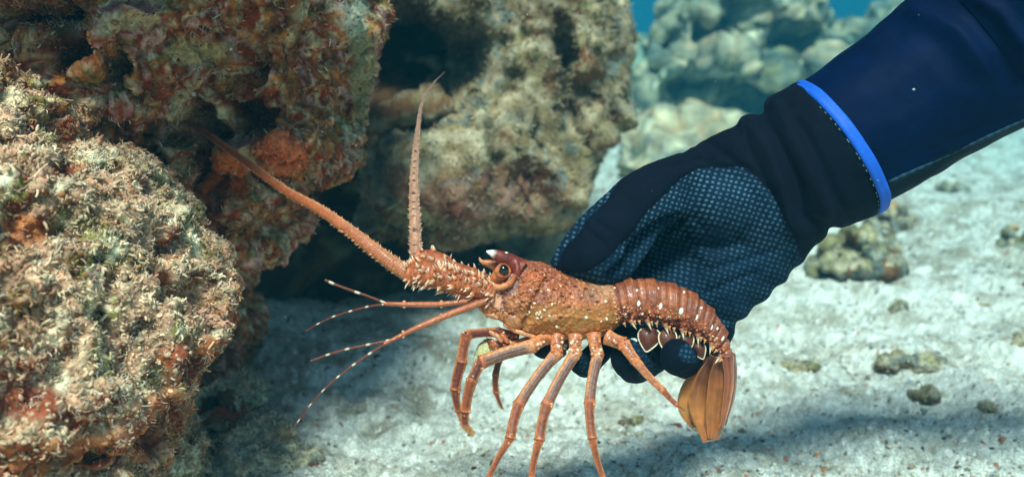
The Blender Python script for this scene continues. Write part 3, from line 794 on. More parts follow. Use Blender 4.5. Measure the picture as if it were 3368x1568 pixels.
lump(acc, 1640, 1110, -.010, 20, 8, 10, PALE, .9); lump(acc, 1660, 1112, -.008, 22, 9, 10, ORANGE, .9); lump(acc, 1622, 1098, -.006, 18, 8, 9, PALE, .6)
lump(acc, 1600, 1150, .000, 30, 40, 12, lin((206, 196, 140)), .5); lump(acc, 1640, 1140, .004, 40, 22, 12, lin((150, 96, 50)))
lump(acc, 1570, 1165, .002, 10, 34, 8, lin((190, 206, 170)), .3)
for i in range(40):
    x = r_.uniform(1600, 1705); y = r_.uniform(935, 1050)
    v_, f_, s_ = cone(L(x, y, -.012), L(x-r_.uniform(4, 16), y-r_.uniform(-6, 10), -.018), r_.uniform(3, 5)*KPX)
    acc.add(v_, f_, mixc(np.tile(ORANGE, (len(v_), 1)), np.tile(CREAM, (len(v_), 1)), s_))
acc.build('mouth_parts', M_SHELL, lob)

# ---- eye and horns
def simple_tube(acc, pts, rpx, cols, K=40, seg=20, rbf=1.0, tex=.06, sd=0, ref=None):
    path = catmull(LP(pts), K); r = np.interp(np.linspace(0, 1, K), np.linspace(0, 1, len(rpx)), rpx)*KPX
    V_, F_, S_, A_ = tube(path, r, r*rbf, seg, ref=FWD if ref is None else ref)
    cc = np.array(cols); k = len(cc)
    ci = np.stack([np.interp(S_, np.linspace(0, 1, k), cc[:, q]) for q in range(3)], -1)
    if tex:
        n_ = vnoise(V_*1400, sd); c_ = np.repeat(path, seg, 0); c_ = np.vstack([c_, path[0], path[-1]])
        V_ = V_+(V_-c_)*(tex*n_)[:, None]; ci = ci*(1+.25*vnoise(V_*800, sd+1))[:, None]
    acc.add(V_, F_, ci); return V_, S_, A_
acc = Acc()
simple_tube(acc, [(1622, 940, -.006), (1640, 912, -.010), (1655, 890, -.013)], [22, 25, 25], [DEEP, ORANGE, PALE], 24, 24)
es = acc.build('eye_stalk', M_SHELL, lob)
acc = Acc(); th = np.linspace(0, 2*math.pi, 41)
ring = [(1655+20*math.cos(t)+2*math.sin(2*t), 889+20*math.sin(t), -.0182+.002*math.cos(t)) for t in th]
simple_tube(acc, ring, [6, 7, 8, 5, 6], [ORANGE, DEEP, ORANGE, DEEP, ORANGE], 80, 12, tex=.1)
acc.build('eye_socket', M_SHELL, es)
V_, F_ = blob((0, 0, 0), (17*KPX, 15*KPX, 18*KPX), None, 28, 18)
mesh_np('eye', V_+L(1656, 888, -.0185), F_, M_EYE, es)
acc = Acc(); simple_tube(acc, [(1605, 934, -.012), (1640, 944, -.017), (1675, 932, -.018), (1694, 905, -.015)], [5, 10, 11, 8], [ORANGE, PALE, ORANGE, DEEP], 40, 12, tex=.2)
simple_tube(acc, [(1690, 925, -.014), (1702, 890, -.014), (1694, 858, -.012), (1668, 846, -.010)], [10, 14, 14, 8], [DEEP, RED, RED, DEEP], 40, 14, tex=.1)
acc.build('eye_ridge', M_SHELL, lob)
def horn(pts, r, cols, K=44):
    acc = Acc(); simple_tube(acc, pts, r, cols, K, 20, .8, tex=.04); return acc
acc = horn([(1712, 885, -.010), (1680, 862, -.011), (1648, 846, -.013), (1622, 834, -.014), (1600, 826, -.015)], [36, 28, 24, 17, 3], [DEEP, RED, RED, RED, lin((90, 30, 20)), RED, RED, WHITE, WHITE])
v_, f_ = blob(L(1663, 832, -.0135), (9*KPX, 5*KPX, 4*KPX), None, 10, 6); acc.add(v_, f_, WHITE)
acc.build('horn', M_SHELL, lob)
acc = horn([(1650, 885, -.004), (1612, 868, -.004), (1585, 860, -.004), (1576, 846, -.004)], [18, 16, 10, 2], [DEEP, ORANGE, ORANGE, PALE]); acc.build('horn', M_SHELL, lob)

# ---- thick spiny antenna bases and long antennae
def spiny_limb(name, segs, spines, seed, parent, size=(8, 22)):
    r = np.random.default_rng(seed); acc = Acc(); surf = []
    for pts, rad in segs:
        V_, S_, A_ = simple_tube(acc, pts, rad, [lin((168, 88, 48)), lin((180, 94, 50)), lin((162, 82, 44)), ORANGE], 46, 32, 1.0, tex=.10, sd=seed)
        ctr = catmull(LP(pts), 46); dirn = nrm(ctr[-1]-ctr[0])
        pick = r.choice(46*32, spines)
        for i in pick:
            p = V_[i]; c = ctr[i//32]; o = nrm(p-c); ln = r.uniform(*size)*KPX
            dv = nrm(o*r.uniform(.7, 1.2)+dirn*r.uniform(.3, 1.0)+r.normal(size=3)*.2)
            v_, f_, s_ = cone(p-o*.0004, p+dv*ln, r.uniform(6, 11)*KPX, bend=o*ln*.12)
            c0 = [ORANGE, PALE, DEEP, ORANGE][r.integers(4)]
            acc.add(v_, f_, mixc(np.tile(c0, (len(v_), 1)), np.tile(CREAM, (len(v_), 1)), sstep(.25, .8, s_)))
    return acc.build(name, M_SHELL, parent)
nb = spiny_limb('antenna_base', [([(1625, 965, -.012), (1570, 945, -.013), (1520, 935, -.014)], [30, 35, 32]), ([(1530, 940, -.014), (1480, 922, -.016), (1425, 912, -.017)], [32, 38, 33]), ([(1440, 918, -.017), (1400, 900, -.018), (1350, 902, -.018), (1335, 904, -.018)], [34, 44, 38, 22])], 62, 5, lob, (12, 30))
fb = spiny_limb('antenna_base', [([(1610, 930, .016), (1540, 905, .018), (1480, 885, .02)], [24, 30, 27]), ([(1490, 890, .02), (1430, 862, .022), (1375, 842, .022), (1366, 838, .022)], [30, 40, 34, 20])], 40, 6, lob, (10, 24))

def flagellum(name, pts, rad, parent, rings, cols, edge, spn, seed, dark=False):
    K = 700; path = catmull(LP(pts), K); S1 = np.linspace(0, 1, K); r = np.interp(S1, np.linspace(0, 1, len(rad)), rad)*KPX
    seg = 18
    V_, F_, S_, A_ = tube(path, r, r*.9, seg, ref=FWD, rfun=lambda s, a: 1+.07*np.abs(np.sin(s*rings*math.pi))+.03*np.sin(5*a))
    ci = np.stack([np.interp(S_, np.linspace(0, 1, len(cols)), np.array(cols)[:, q]) for q in range(3)], -1)
    ci = mixc(ci, np.tile(edge, (len(ci), 1)), .65*sstep(.55, .95, np.abs(np.cos(A_))))
    ci = ci*(1+.18*np.sin(S_*rings*2*math.pi))[:, None]*(1+.25*vnoise(V_*500, seed))[:, None]
    if dark:
        q = (np.abs(np.sin(A_)) > .96) & (np.sin(S_*56*math.pi+2*np.sin(S_*40)) > .8) & (S_ < .42); ci = np.where(q[:, None], lin((60, 34, 30)), ci)
    acc = Acc(); acc.add(V_, F_, ci)
    r2 = np.random.default_rng(seed); t, n, b = frames(path, FWD)
    for s in np.linspace(0.01, .9, spn):
        i = int(s*K)
        for sg in (1, -1):
            o = nrm(n[i]*sg+b[i]*r2.uniform(-.8, .8)); p = path[i]+o*r[i]*.9
            v_, f_, s_ = cone(p, p+(o+t[i]*.8)*r[i]*r2.uniform(.25, .5)+o*.0003, max(r[i]*.22, .00035), n=5)
            acc.add(v_, f_, edge)
    return acc.build(name, M_SHELL, parent)
flagellum('antenna', [(1352, 908, -.018), (1255, 840, -.012), (1151, 759, .0), (1046, 686, .02), (941, 628, .045), (850, 562, .07), (785, 516, .09), (706, 458, .115), (635, 412, .135)], [25, 21, 18, 16, 15, 14, 13, 12, 9], nb, 150,
          [lin((184, 106, 66)), lin((176, 92, 52)), lin((160, 80, 46)), lin((140, 66, 38))], lin((216, 150, 104)), 120, 31)
flagellum('antenna', [(1368, 845, .022), (1365, 732, .03), (1362, 628, .045), (1366, 523, .065), (1374, 431, .09), (1388, 340, .12), (1420, 281, .145), (1462, 237, .17)], [21, 19, 15.5, 11.5, 8, 5, 3, 1.2], fb, 150,
          [lin((186, 122, 88)), lin((172, 124, 98)), lin((150, 114, 96)), lin((100, 88, 82))], lin((216, 170, 136)), 90, 32, dark=True)

# ---- antennules
def banded(name, pts, r0, r1, nb_, parent, base=lin((110, 48, 26)), frac=.2, phase=0.0, tip=False):
    K = 260; path = catmull(LP(pts), K); r = np.linspace(r0, r1, K)*KPX
    V_, F_, S_, A_ = tube(path, r, r, 8, ref=FWD)
    f = (S_*nb_+phase) % 1.0; wq = sstep(0, .06, f)*sstep(frac+.06, frac, f)
    if tip: wq = np.maximum(wq, sstep(.93, .96, S_))
    C_ = mixc(np.tile(base, (len(V_), 1)), np.tile(lin((226, 204, 172)), (len(V_), 1)), wq*.85)
    V_ = V_+0; acc = Acc(); acc.add(V_, F_, C_); return acc.build(name, M_SHELL, parent)
def antennule(p1, r, branches):
    acc = Acc(); simple_tube(acc, p1, [q*.8 for q in r], [lin((176, 96, 58)), lin((190, 104, 62)), lin((170, 84, 48))], 80, 14, tex=.05)
    pp = LP(p1)
    for q, t in ((.45, 1.0), (.8, 1.0)):
        i = int(q*79); c_ = catmull(pp, 80)[i]
        for sg in (1, -1):
            v_, f_ = blob(c_+UP*sg*8*KPX, (6*KPX, 5*KPX, 5*KPX), None, 8, 6); acc.add(v_, f_, PALE)
    o = acc.build('antennule', M_SHELL, lob)
    for b_ in branches: banded('antennule_whip', *b_, o)
antennule([(1600, 990, -.012), (1541, 990, -.014), (1450, 1000, -.016), (1373, 1001, -.018), (1310, 1000, -.019), (1262, 998, -.02)], [13, 12, 11, 12, 10, 8],
          [([(1270, 997, -.02), (1220, 977, -.021), (1162, 957, -.022), (1110, 938, -.023), (1068, 920, -.024)], 4.2, 4.6, 2.4), ([(1270, 999, -.02), (1220, 1006, -.018), (1173, 1017, -.016), (1100, 1039, -.013), (1050, 1062, -.012), (1005, 1088, -.01)], 4, 2.2, 5)])
antennule([(1600, 988, -.016), (1552, 1006, -.018), (1460, 1040, -.022), (1357, 1084, -.026), (1284, 1120, -.029), (1262, 1130, -.03)], [14, 14, 13, 13, 9, 7],
          [([(1284, 1118, -.029), (1234, 1128, -.03), (1151, 1145, -.031), (1089, 1162, -.031), (1022, 1186, -.032)], 4.5, 3.4, 4), ([(1278, 1122, -.029), (1212, 1165, -.031), (1145, 1212, -.033), (1078, 1268, -.035), (1022, 1329, -.036), (989, 1373, -.036), (968, 1402, -.037)], 4.6, 1.8, 6.5)])

# ---- abdomen: six overlapping rings
TOPS = [(1990, 934), (2045, 918), (2100, 912), (2152, 916), (2205, 927), (2262, 948), (2312, 983), (2352, 1022), (2382, 1070), (2402, 1120), (2414, 1180)]
BOTS = [(2034, 1072), (2068, 1062), (2105, 1058), (2145, 1062), (2190, 1074), (2232, 1086), (2272, 1098), (2308, 1114), (2336, 1134), (2356, 1156), (2372, 1185)]
pairs = [(t, b, .001) for t, b in zip(TOPS, BOTS)]
NS = 7
full = np.array([list(t)+list(b)+[d] for t, b, d in pairs])
dense = catmull(full, 701)
SPOTS = [(2101, 997), (2172, 1007), (2240, 1023), (2291, 1045), (2338, 1073), (2375, 1110)]
SMALL = [(2022, 946), (2095, 954), (2166, 948), (2307, 1012), (2060, 1040), (2113, 1032), (2163, 1054), (2218, 1064), (2360, 1080), (2250, 960)]
for k in range(NS):
    i0 = int(k/NS*690); i1 = int((k+1)/NS*690)+14
    sub = dense[max(0, i0-6):min(701, i1)]
    idx = np.linspace(0, len(sub)-1, 12).astype(int)
    pr = [((sub[i, 0], sub[i, 1]), (sub[i, 2], sub[i, 3]), sub[i, 4]) for i in idx]
    V, Q, T, S, A = loft(pr, [.92, .92], 46, 150)
    N = vnormals(V, Q, T)
    hh = .0013*S - .0012 - .0009*np.exp(-((S-.30)/.045)**2) - .0007*np.exp(-((S-.62)/.04)**2) + .0004*np.exp(-((S-.95)/.04)**2)
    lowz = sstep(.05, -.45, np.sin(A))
    w, v = worley(V, 360, 30+k); hh = hh + lowz*.0011*np.clip(1-(w/.55)**2, 0, 1) + .0003*fbm(V, 250, 3, 31+k)
    hh = np.where(S > .999, hh-.0002, hh)
    V = V+N*hh[:, None]
    a1 = fbm(V, 90, 3, 33); band = np.exp(-((S-.38)/.08)**2)+np.exp(-((S-.70)/.05)**2)+.8*np.exp(-((S-.97)/.03)**2)
    C = mixc(lin((138, 70, 44)), lin((162, 84, 44)), sstep(-.4, .4, a1))
    C = mixc(C, lin((206, 126, 88)), .45*np.clip(band, 0, 1)*(1-lowz)*(.6+.6*a1))
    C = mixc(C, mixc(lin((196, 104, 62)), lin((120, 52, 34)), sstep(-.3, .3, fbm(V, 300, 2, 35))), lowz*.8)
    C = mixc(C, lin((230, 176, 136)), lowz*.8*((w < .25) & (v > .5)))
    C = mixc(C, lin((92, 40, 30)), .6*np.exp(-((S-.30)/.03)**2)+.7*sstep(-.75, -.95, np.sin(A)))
    C = C*(1+.3*fbm(V, 500, 3, 36))[:, None]
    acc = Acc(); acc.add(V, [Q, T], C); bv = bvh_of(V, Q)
    px, py, d = pix(V)
    for (x, y) in SPOTS:
        if k == min(NS-1, SPOTS.index((x, y))+1): nub_at(acc, bv, x, y, 12, 7.5, -.9-.12*k, WHITE, .35)
    xs = (sub[0, 0]+sub[0, 2])/2, (sub[-1, 0]+sub[-1, 2])/2
    for (x, y) in SMALL:
        if k == int(np.argmin([abs((dense[int((q+.5)/NS*690), 0]+dense[int((q+.5)/NS*690), 2])/2-x) for q in range(NS)])): nub_at(acc, bv, x, y, 5.5, 4, -.9, WHITE, .4)
    r5 = np.random.default_rng(50+k)
    for i in range(22):
        q = sub[r5.integers(4, len(sub)-4)]; u = r5.uniform(.02, .42)
        x = q[2]+(q[0]-q[2])*u; y = q[3]+(q[1]-q[3])*u
        nub_at(acc, bv, x, y, r5.uniform(2, 4.2), r5.uniform(2, 3.4), -1, [PALE, CREAM, ORANGE][r5.integers(3)], .6)
    q = sub[int(len(sub)*.72)]; e = L(q[2], q[3], -.010); tipdir = nrm(L(q[2], q[3])-L(q[0], q[1])); along = nrm(L(sub[-1, 2], sub[-1, 3])-L(sub[0, 2], sub[0, 3]))
    v_, f_, s_ = cone(e-tipdir*.002, e+tipdir*.0052+along*.0034, .0019, 9); acc.add(v_, f_, mixc(np.tile(DEEP, (len(v_), 1)), np.tile(lin((244, 216, 170)), (len(v_), 1)), sstep(.15, .5, s_)))
    for u_ in (.35, .95):
        q = sub[int((len(sub)-1)*u_)]; e = L(q[2], q[3], -.011); v_, f_, s_ = cone(e-tipdir*.001, e+tipdir*.0022+along*.001, .0012, 7); acc.add(v_, f_, PALE)
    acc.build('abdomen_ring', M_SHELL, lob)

# ---- swimmerets under the abdomen
def swimmeret(x, y, w, h, dd, a=0.0, brk=1.0):
    acc = Acc(); n = 40; t = np.linspace(0, 2*math.pi, n, endpoint=False)
    ux = w*np.sin(t)*(1-.25*np.cos(t)*-1); uy = -h*np.cos(t)-.25*h*np.exp(-((t-math.pi)/.5)**2)*-1
    c, s = math.cos(a), math.sin(a); X = x+ux*c-uy*s; Y = y+ux*s+uy*c
    ring = np.array([L(p, q, dd) for p, q in zip(X, Y)]); ctr = L(x, y, dd-.0015)
    ring2 = ring+FWD*.0008; ctr2 = ctr+FWD*.0012
    V_ = np.vstack([ring, ctr, ring2, ctr2]); j = np.arange(n); j2 = (j+1) % n
    acc.add(V_, [np.stack([j, j2, np.full(n, n)], -1), np.stack([j2+n+1, j+n+1, np.full(n, 2*n+1)], -1), np.stack([j, j+n+1, j2+n+1, j2], -1)], lin((104, 54, 36)))
    m = int(n*brk); q0 = int(n*(1-brk)/2)
    path = np.vstack([ring[q0:q0+m], ring[(q0+m) % n:(q0+m) % n+1]]); v_, f_, s_, a_ = tube(path, 2.6*KPX, 2.6*KPX, 8, ref=FWD); acc.add(v_, f_, lin((240, 214, 178)))
    acc.build('swimmeret', M_SHELL, lob)
swimmeret(2196, 1118, 29, 36, -.008, 0.0, .82); swimmeret(2134, 1112, 36, 36, -.004, .2, .8); swimmeret(2258, 1122, 24, 30, .0, -.1, .75); swimmeret(2300, 1150, 22, 26, .003, -.4, .6)

# ---- tail fan
def blade(name, pts, hw, thick, cols, rib=True, K=60, mat=None, seed=0, edge=lin((206, 130, 70))):
    path = catmull(LP(pts), K); w = np.interp(np.linspace(0, 1, K), np.linspace(0, 1, len(hw)), hw)
    w = np.convolve(np.pad(w, 3, mode='edge'), np.ones(7)/7, 'valid')*KPX
    V_, F_, S_, A_ = tube(path, w, thick, 48, ref=FWD, power=.9)
    x = np.cos(A_); V_ = V_+FWD*(-.0003*np.cos(x*2.2)*S_ - .0003*(np.exp(-((x-.3)/.07)**2)+np.exp(-((x+.35)/.07)**2))+ .0002*np.sin(x*17+5*vnoise(V_*60, seed))*sstep(.1, .4, S_)*rib)[:, None]
    V_[(S_ > .93)] += (UP*.0012)*np.sin(x[S_ > .93]*17)[:, None]
    ci = np.stack([np.interp(S_, np.linspace(0, 1, len(cols)), np.array(cols)[:, q]) for q in range(3)], -1)
    ci = mixc(ci, np.tile(lin((92, 44, 26)), (len(ci), 1)), .5*np.exp(-((x)/.10)**2)*(1-S_))
    ci = mixc(ci, np.tile(edge, (len(ci), 1)), .6*sstep(.8, .98, np.abs(x))+.2*(np.exp(-((x-.3)/.06)**2)+np.exp(-((x+.35)/.06)**2)))
    acc = Acc(); acc.add(V_, F_, ci*(1+.25*fbm(V_, 200, 2, seed))[:, None])
    if rib:
        rr_ = np.random.default_rng(seed); t_, n__, b__ = frames(path, FWD)
        for q in range(70):      # ragged fringe of fine hairs
            s_ = rr_.uniform(.55, 1); i = int(s_*(K-1)); sg = rr_.choice([-1, 1]); u = 1 if s_ < .93 else rr_.uniform(0, 1)
            p = path[i]+n__[i]*sg*w[i]*u*.95; v_, f_, _s = cone(p, p+(n__[i]*sg*.5+t_[i])*rr_.uniform(.0006, .0022), .0003, 3); acc.add(v_, f_, edge)
    return acc.build(name, mat or M_FAN, lob)
AM = [lin((92, 46, 28)), lin((168, 102, 46)), lin((222, 152, 78)), lin((204, 120, 54))]
blade('tail_fan_blade', [(2350, 1165, .010), (2320, 1215, .012), (2283, 1290, .014), (2275, 1340, .014), (2300, 1398, .013)], [10, 30, 48, 46, 28], .0007, AM, seed=1)
blade('tail_fan_blade', [(2352, 1170, .004), (2325, 1240, .005), (2308, 1320, .006), (2322, 1380, .005), (2338, 1444, .004)], [14, 34, 44, 42, 30], .0008, [lin((88, 44, 28)), lin((140, 80, 40)), lin((206, 134, 66)), lin((204, 122, 60))], seed=2)
blade('tail_fan_blade', [(2368, 1172, -.003), (2365, 1250, -.002), (2358, 1330, -.001), (2352, 1400, 0), (2346, 1436, .001)], [16, 34, 36, 34, 20], .0009, [lin((132, 70, 44)), lin((176, 104, 52)), lin((190, 118, 58)), lin((184, 104, 52))], seed=3)
blade('tail_fan_blade', [(2392, 1168, -.008), (2399, 1240, -.008), (2392, 1310, -.007), (2376, 1390, -.004), (2366, 1412, -.003)], [20, 16, 15, 11, 4], .0022, [lin((150, 76, 48)), lin((176, 98, 64)), lin((184, 108, 64)), lin((176, 92, 48))], rib=False, seed=4, edge=lin((222, 160, 120)))
blade('telson', [(2400, 1165, .004), (2408, 1225, .006), (2400, 1300, .008), (2378, 1385, .010)], [18, 14, 16, 8], .006, [lin((140, 74, 50)), lin((150, 84, 50)), lin((160, 96, 50)), lin((176, 104, 54))], rib=False, seed=5)

# ---- walking legs
def leg(joints, radii, cols, stripe=(), seed=0, hair=0, knob=True, flat=.85):
    """joints (px, py, dd); each segment swells towards its ends; cols one per segment"""
    r = np.random.default_rng(seed); acc = Acc(); n = len(joints)-1
    for i in range(n):
        a, b = np.array(joints[i], float), np.array(joints[i+1], float); K = 30
        m = (a+b)/2; perp = np.array([-(b-a)[1], (b-a)[0], 0])*.025; pts = [a-(b-a)*.02, m+perp, b+(b-a)*.02]
        path = catmull(np.array([L(*p) for p in pts]), K); t = np.linspace(0, 1, K)
        r0, r1 = radii[i]; rad = (r0+(r1-r0)*t)*(1-.10*np.sin(t*math.pi)+.10*np.exp(-((t-1)/.06)**2)+.05*np.exp(-(t/.05)**2))*KPX
        V_, F_, S_, A_ = tube(path, rad, rad*flat, 28, ref=FWD)
        V_ = V_ + (V_-np.vstack([np.repeat(path, 28, 0), path[0], path[-1]]))*(.05*vnoise(V_*900, seed+i))[:, None]
        c = np.tile(cols[i], (len(V_), 1))
        front = -np.sin(A_)
        e = sstep(.5, .95, np.abs(np.cos(A_)))
        if i in stripe:
            c = mixc(np.tile(PALE, (len(V_), 1)), c, .15)
            c = mixc(c, np.tile(lin((84, 64, 66)), (len(V_), 1)), sstep(.85, .6, np.abs(np.cos(A_-.25)))*sstep(.02, .22, S_)*(.8+.2*np.sin(A_*11)))
            c = mixc(c, np.tile(DEEP, (len(V_), 1)), .5*sstep(.75, 1, S_))
        else:
            c = mixc(c, np.tile(lin((232, 152, 96)), (len(V_), 1)), .7*e); c = mixc(c, np.tile(lin((96, 44, 32)), (len(V_), 1)), .55*sstep(.6, .2, np.abs(np.cos(A_-.3)))*sstep(.08, .3, S_)*sstep(1, .7, S_))
        c = mixc(c, np.tile(ORANGE, (len(V_), 1)), .7*np.exp(-((S_-.97)/.05)**2)); c = c*(1+.28*vnoise(V_*700, seed+3))[:, None]
        acc.add(V_, F_, c)
        if knob and i < n-1:
            p = L(*joints[i+1]); rr = radii[i][1]*KPX
            for q in range(3):
                an = r.uniform(0, 6.28); o = (RT*math.cos(an)+UP*math.sin(an))*rr*.85-FWD*rr*.5
                v_, f_ = blob(p+o, rr*r.uniform(.2, .34)*np.ones(3), None, 8, 6); acc.add(v_, f_, [PALE, ORANGE][r.integers(2)])
        if hair and i >= n-hair:
            for q in range(70):
                s = r.uniform(.35, 1); p = path[int(s*(K-1))]; an = r.uniform(0, 6.28); o = RT*math.cos(an)+UP*math.sin(an)-FWD*.3
                v_, f_, s_ = cone(p+o*rad[int(s*(K-1))]*.8, p+o*(rad[int(s*(K-1))]+r.uniform(6, 14)*KPX)+nrm(path[-1]-path[0])*.001, .00022, 3); acc.add(v_, f_, lin((190, 140, 74)))
    # warts on the first joint
    p0 = np.array(joints[0]); p1 = np.array(joints[1])
    for q in range(12):
        s = r.uniform(.1, 1.1); c_ = p0+(p1-p0)*s; o = r.uniform(-.8, .8)*radii[0][0]
        v_, f_ = blob(L(c_[0]+o, c_[1], c_[2]-radii[0][0]*KPX*.75), r.uniform(3.5, 7)*KPX*np.ones(3), None, 8, 6); acc.add(v_, f_, [PALE, CREAM, ORANGE][r.integers(3)])
    return acc.build('leg', M_SHELL, lob)
BR = lin((154, 74, 38)); BR2 = lin((164, 80, 38)); DK = lin((112, 46, 28)); OR2 = lin((206, 118, 70))
leg([(1800, 1108, -.008), (1752, 1137, -.016), (1583, 1190, -.024), (1552, 1250, -.026), (1530, 1350, -.024), (1530, 1398, -.024), (1556, 1424, -.024)], [(24, 22), (23, 22), (20, 17), (19, 16), (15, 12), (11, 5)], [OR2, OR2, DK, BR, DK, lin((190, 130, 60))], (1,), 1, hair=2)
leg([(1700, 1110, .002), (1640, 1092, -.002), (1535, 1100, -.010), (1518, 1190, -.012), (1497, 1280, -.012), (1508, 1350, -.012), (1532, 1405, -.014)], [(18, 16), (17, 16), (20, 17), (20, 17), (16, 12), (11, 5)], [BR, DK, BR, DK, DK, BR], (), 2, hair=1)
leg([(1740, 1124, .0), (1680, 1142, -.004), (1620, 1134, -.004), (1605, 1120, .0)], [(20, 19), (19, 16), (14, 8)], [OR2, BR2, BR], (), 12, hair=1)
leg([(1700, 1120, .020), (1650, 1165, .022), (1630, 1232, .022), (1632, 1290, .022), (1652, 1342, .022)], [(14, 12), (12, 12), (12, 10), (10, 3)], [DK, DK, DK, BR], (), 3, hair=2)
leg([(1833, 1105, -.010), (1831, 1160, -.016), (1706, 1330, -.034), (1678, 1440, -.040), (1606, 1572, -.042), (1575, 1640, -.042)], [(24, 19), (19, 18), (18, 16), (13, 9), (9, 5)], [OR2, OR2, BR, BR2, BR2], (1,), 4)
leg([(1893, 1105, -.012), (1893, 1160, -.018), (1798, 1332, -.036), (1774, 1445, -.042), (1747, 1572, -.044), (1738, 1660, -.044)], [(24, 20), (20, 18), (18, 16), (14, 10), (10, 5)], [OR2, OR2, BR, BR2, BR2], (1,), 5)
leg([(1952, 1100, -.012), (1966, 1165, -.018), (1939, 1325, -.036), (1948, 1440, -.042), (1984, 1572, -.044), (2004, 1660, -.044)], [(25, 20), (20, 17), (17, 14), (13, 9), (9, 5)], [OR2, OR2, BR, BR2, BR2], (1,), 6)
leg([(1998, 1108, -.012), (2052, 1130, -.018), (2090, 1185, -.024), (2182, 1284, -.030), (2226, 1330, -.032), (2256, 1352, -.032)], [(26, 22), (22, 17), (16, 11), (11, 8), (7, 3)], [OR2, OR2, OR2, BR2, BR2], (), 7, hair=1)
leg([(1860, 1100, .016), (1850, 1160, .022), (1780, 1235, .03)], [(16, 13), (13, 11)], [DK, DK], (), 8)
# ================================================================== the diver's arm
M_GLOVE, n_, b_, o_ = new_mat('glove_knit')
def glove_nodes():
    n, b = n_, b_
    at = n.nodes.new('ShaderNodeAttribute'); at.attribute_name = 'duv'
    co = n.nodes.new('ShaderNodeAttribute'); co.attribute_name = 'coat'
    base = n.nodes.new('ShaderNodeAttribute'); base.attribute_name = 'col'
    vo = n.nodes.new('ShaderNodeTexVoronoi'); vo.voronoi_dimensions = '2D'; vo.feature = 'F1'; vo.inputs['Scale'].default_value = 1.0; vo.inputs['Randomness'].default_value = 0.22
    n.links.new(at.outputs['Vector'], vo.inputs['Vector'])
    mr = n.nodes.new('ShaderNodeMapRange'); mr.interpolation_type = 'SMOOTHSTEP'; mr.inputs[1].default_value = 0.39; mr.inputs[2].default_value = 0.20; mr.inputs[3].default_value = 0; mr.inputs[4].default_value = 1
    n.links.new(vo.outputs['Distance'], mr.inputs[0])
    mu = n.nodes.new('ShaderNodeMath'); mu.operation = 'MULTIPLY'; n.links.new(mr.outputs[0], mu.inputs[0]); n.links.new(co.outputs['Fac'], mu.inputs[1])
    tc = n.nodes.new('ShaderNodeTexCoord'); no = n.nodes.new('ShaderNodeTexNoise'); no.inputs['Scale'].default_value = 55; n.links.new(tc.outputs['Object'], no.inputs['Vector'])
    wr = n.nodes.new('ShaderNodeMapRange'); wr.inputs[1].default_value = .3; wr.inputs[2].default_value = .65; wr.inputs[3].default_value = .2; wr.inputs[4].default_value = 1.0; n.links.new(no.outputs['Fac'], wr.inputs[0])
    m2 = n.nodes.new('ShaderNodeMath'); m2.operation = 'MULTIPLY'; n.links.new(mu.outputs[0], m2.inputs[0]); n.links.new(wr.outputs[0], m2.inputs[1])
    mx = n.nodes.new('ShaderNodeMix'); mx.data_type = 'RGBA'; n.links.new(m2.outputs[0], mx.inputs['Factor']); n.links.new(base.outputs['Color'], mx.inputs[6]); mx.inputs[7].default_value = (*lin((78, 110, 124)), 1)
    n.links.new(mx.outputs[2], b.inputs['Base Color'])
    bp = n.nodes.new('ShaderNodeBump'); bp.inputs['Strength'].default_value = 0.7; bp.inputs['Distance'].default_value = 0.0012
    n3 = n.nodes.new('ShaderNodeTexNoise'); n3.inputs['Scale'].default_value = 900; n.links.new(tc.outputs['Object'], n3.inputs['Vector'])
    ad = n.nodes.new('ShaderNodeMath'); ad.operation = 'MULTIPLY_ADD'; ad.inputs[1].default_value = .25; n.links.new(n3.outputs['Fac'], ad.inputs[0]); n.links.new(mu.outputs[0], ad.inputs[2])
    n.links.new(ad.outputs[0], bp.inputs['Height']); n.links.new(bp.outputs[0], b.inputs['Normal'])
    b.inputs['Roughness'].default_value = .85; b.inputs['Specular IOR Level'].default_value = .12
    b.inputs['Sheen Weight'].default_value = .015; b.inputs['Sheen Tint'].default_value = (.2, .5, 1, 1)
glove_nodes()
M_SLEEVE = vcol_mat('wetsuit_neoprene', rough=0.65, bump=.35, bscale=900, var=.15, vscale=60, spec=.06, bdist=.0004)
M_BAND = vcol_mat('cuff_edging', rough=0.6, bump=.3, bscale=1200, var=.12, vscale=300, spec=.3, bdist=.0004)

diver = empty('person', L(2752, 485, .03), "diver's forearm in a navy wetsuit sleeve and dotted glove reaching in to grip the lobster", 'person')

acc = Acc()
def gl(pairs, rbf, K=60, seg=64):
    V_, Q_, T_, S_, A_ = loft(pairs, rbf, K, seg); acc.add(V_, [Q_, T_], (1, 1, 1))
gl([((2662, 278), (2908, 684), .020), ((2622, 272), (2880, 704), .020), ((2585, 292), (2858, 718), .020), ((2530, 322), (2812, 738), .024), ((2498, 360), (2752, 758), .024), ((2455, 382), (2705, 792), .025), ((2400, 425), (2665, 815), .026), ((2330, 452), (2632, 850), .028),
    ((2230, 520), (2598, 892), .032), ((2160, 640), (2520, 975), .036), ((2110, 740), (2440, 1040), .042), ((2080, 850), (2385, 1066), .047), ((2060, 930), (2345, 1058), .050)], [.85, .95, .95, .9, .8, .62, .52, .46, .46, .46, .5], 90)
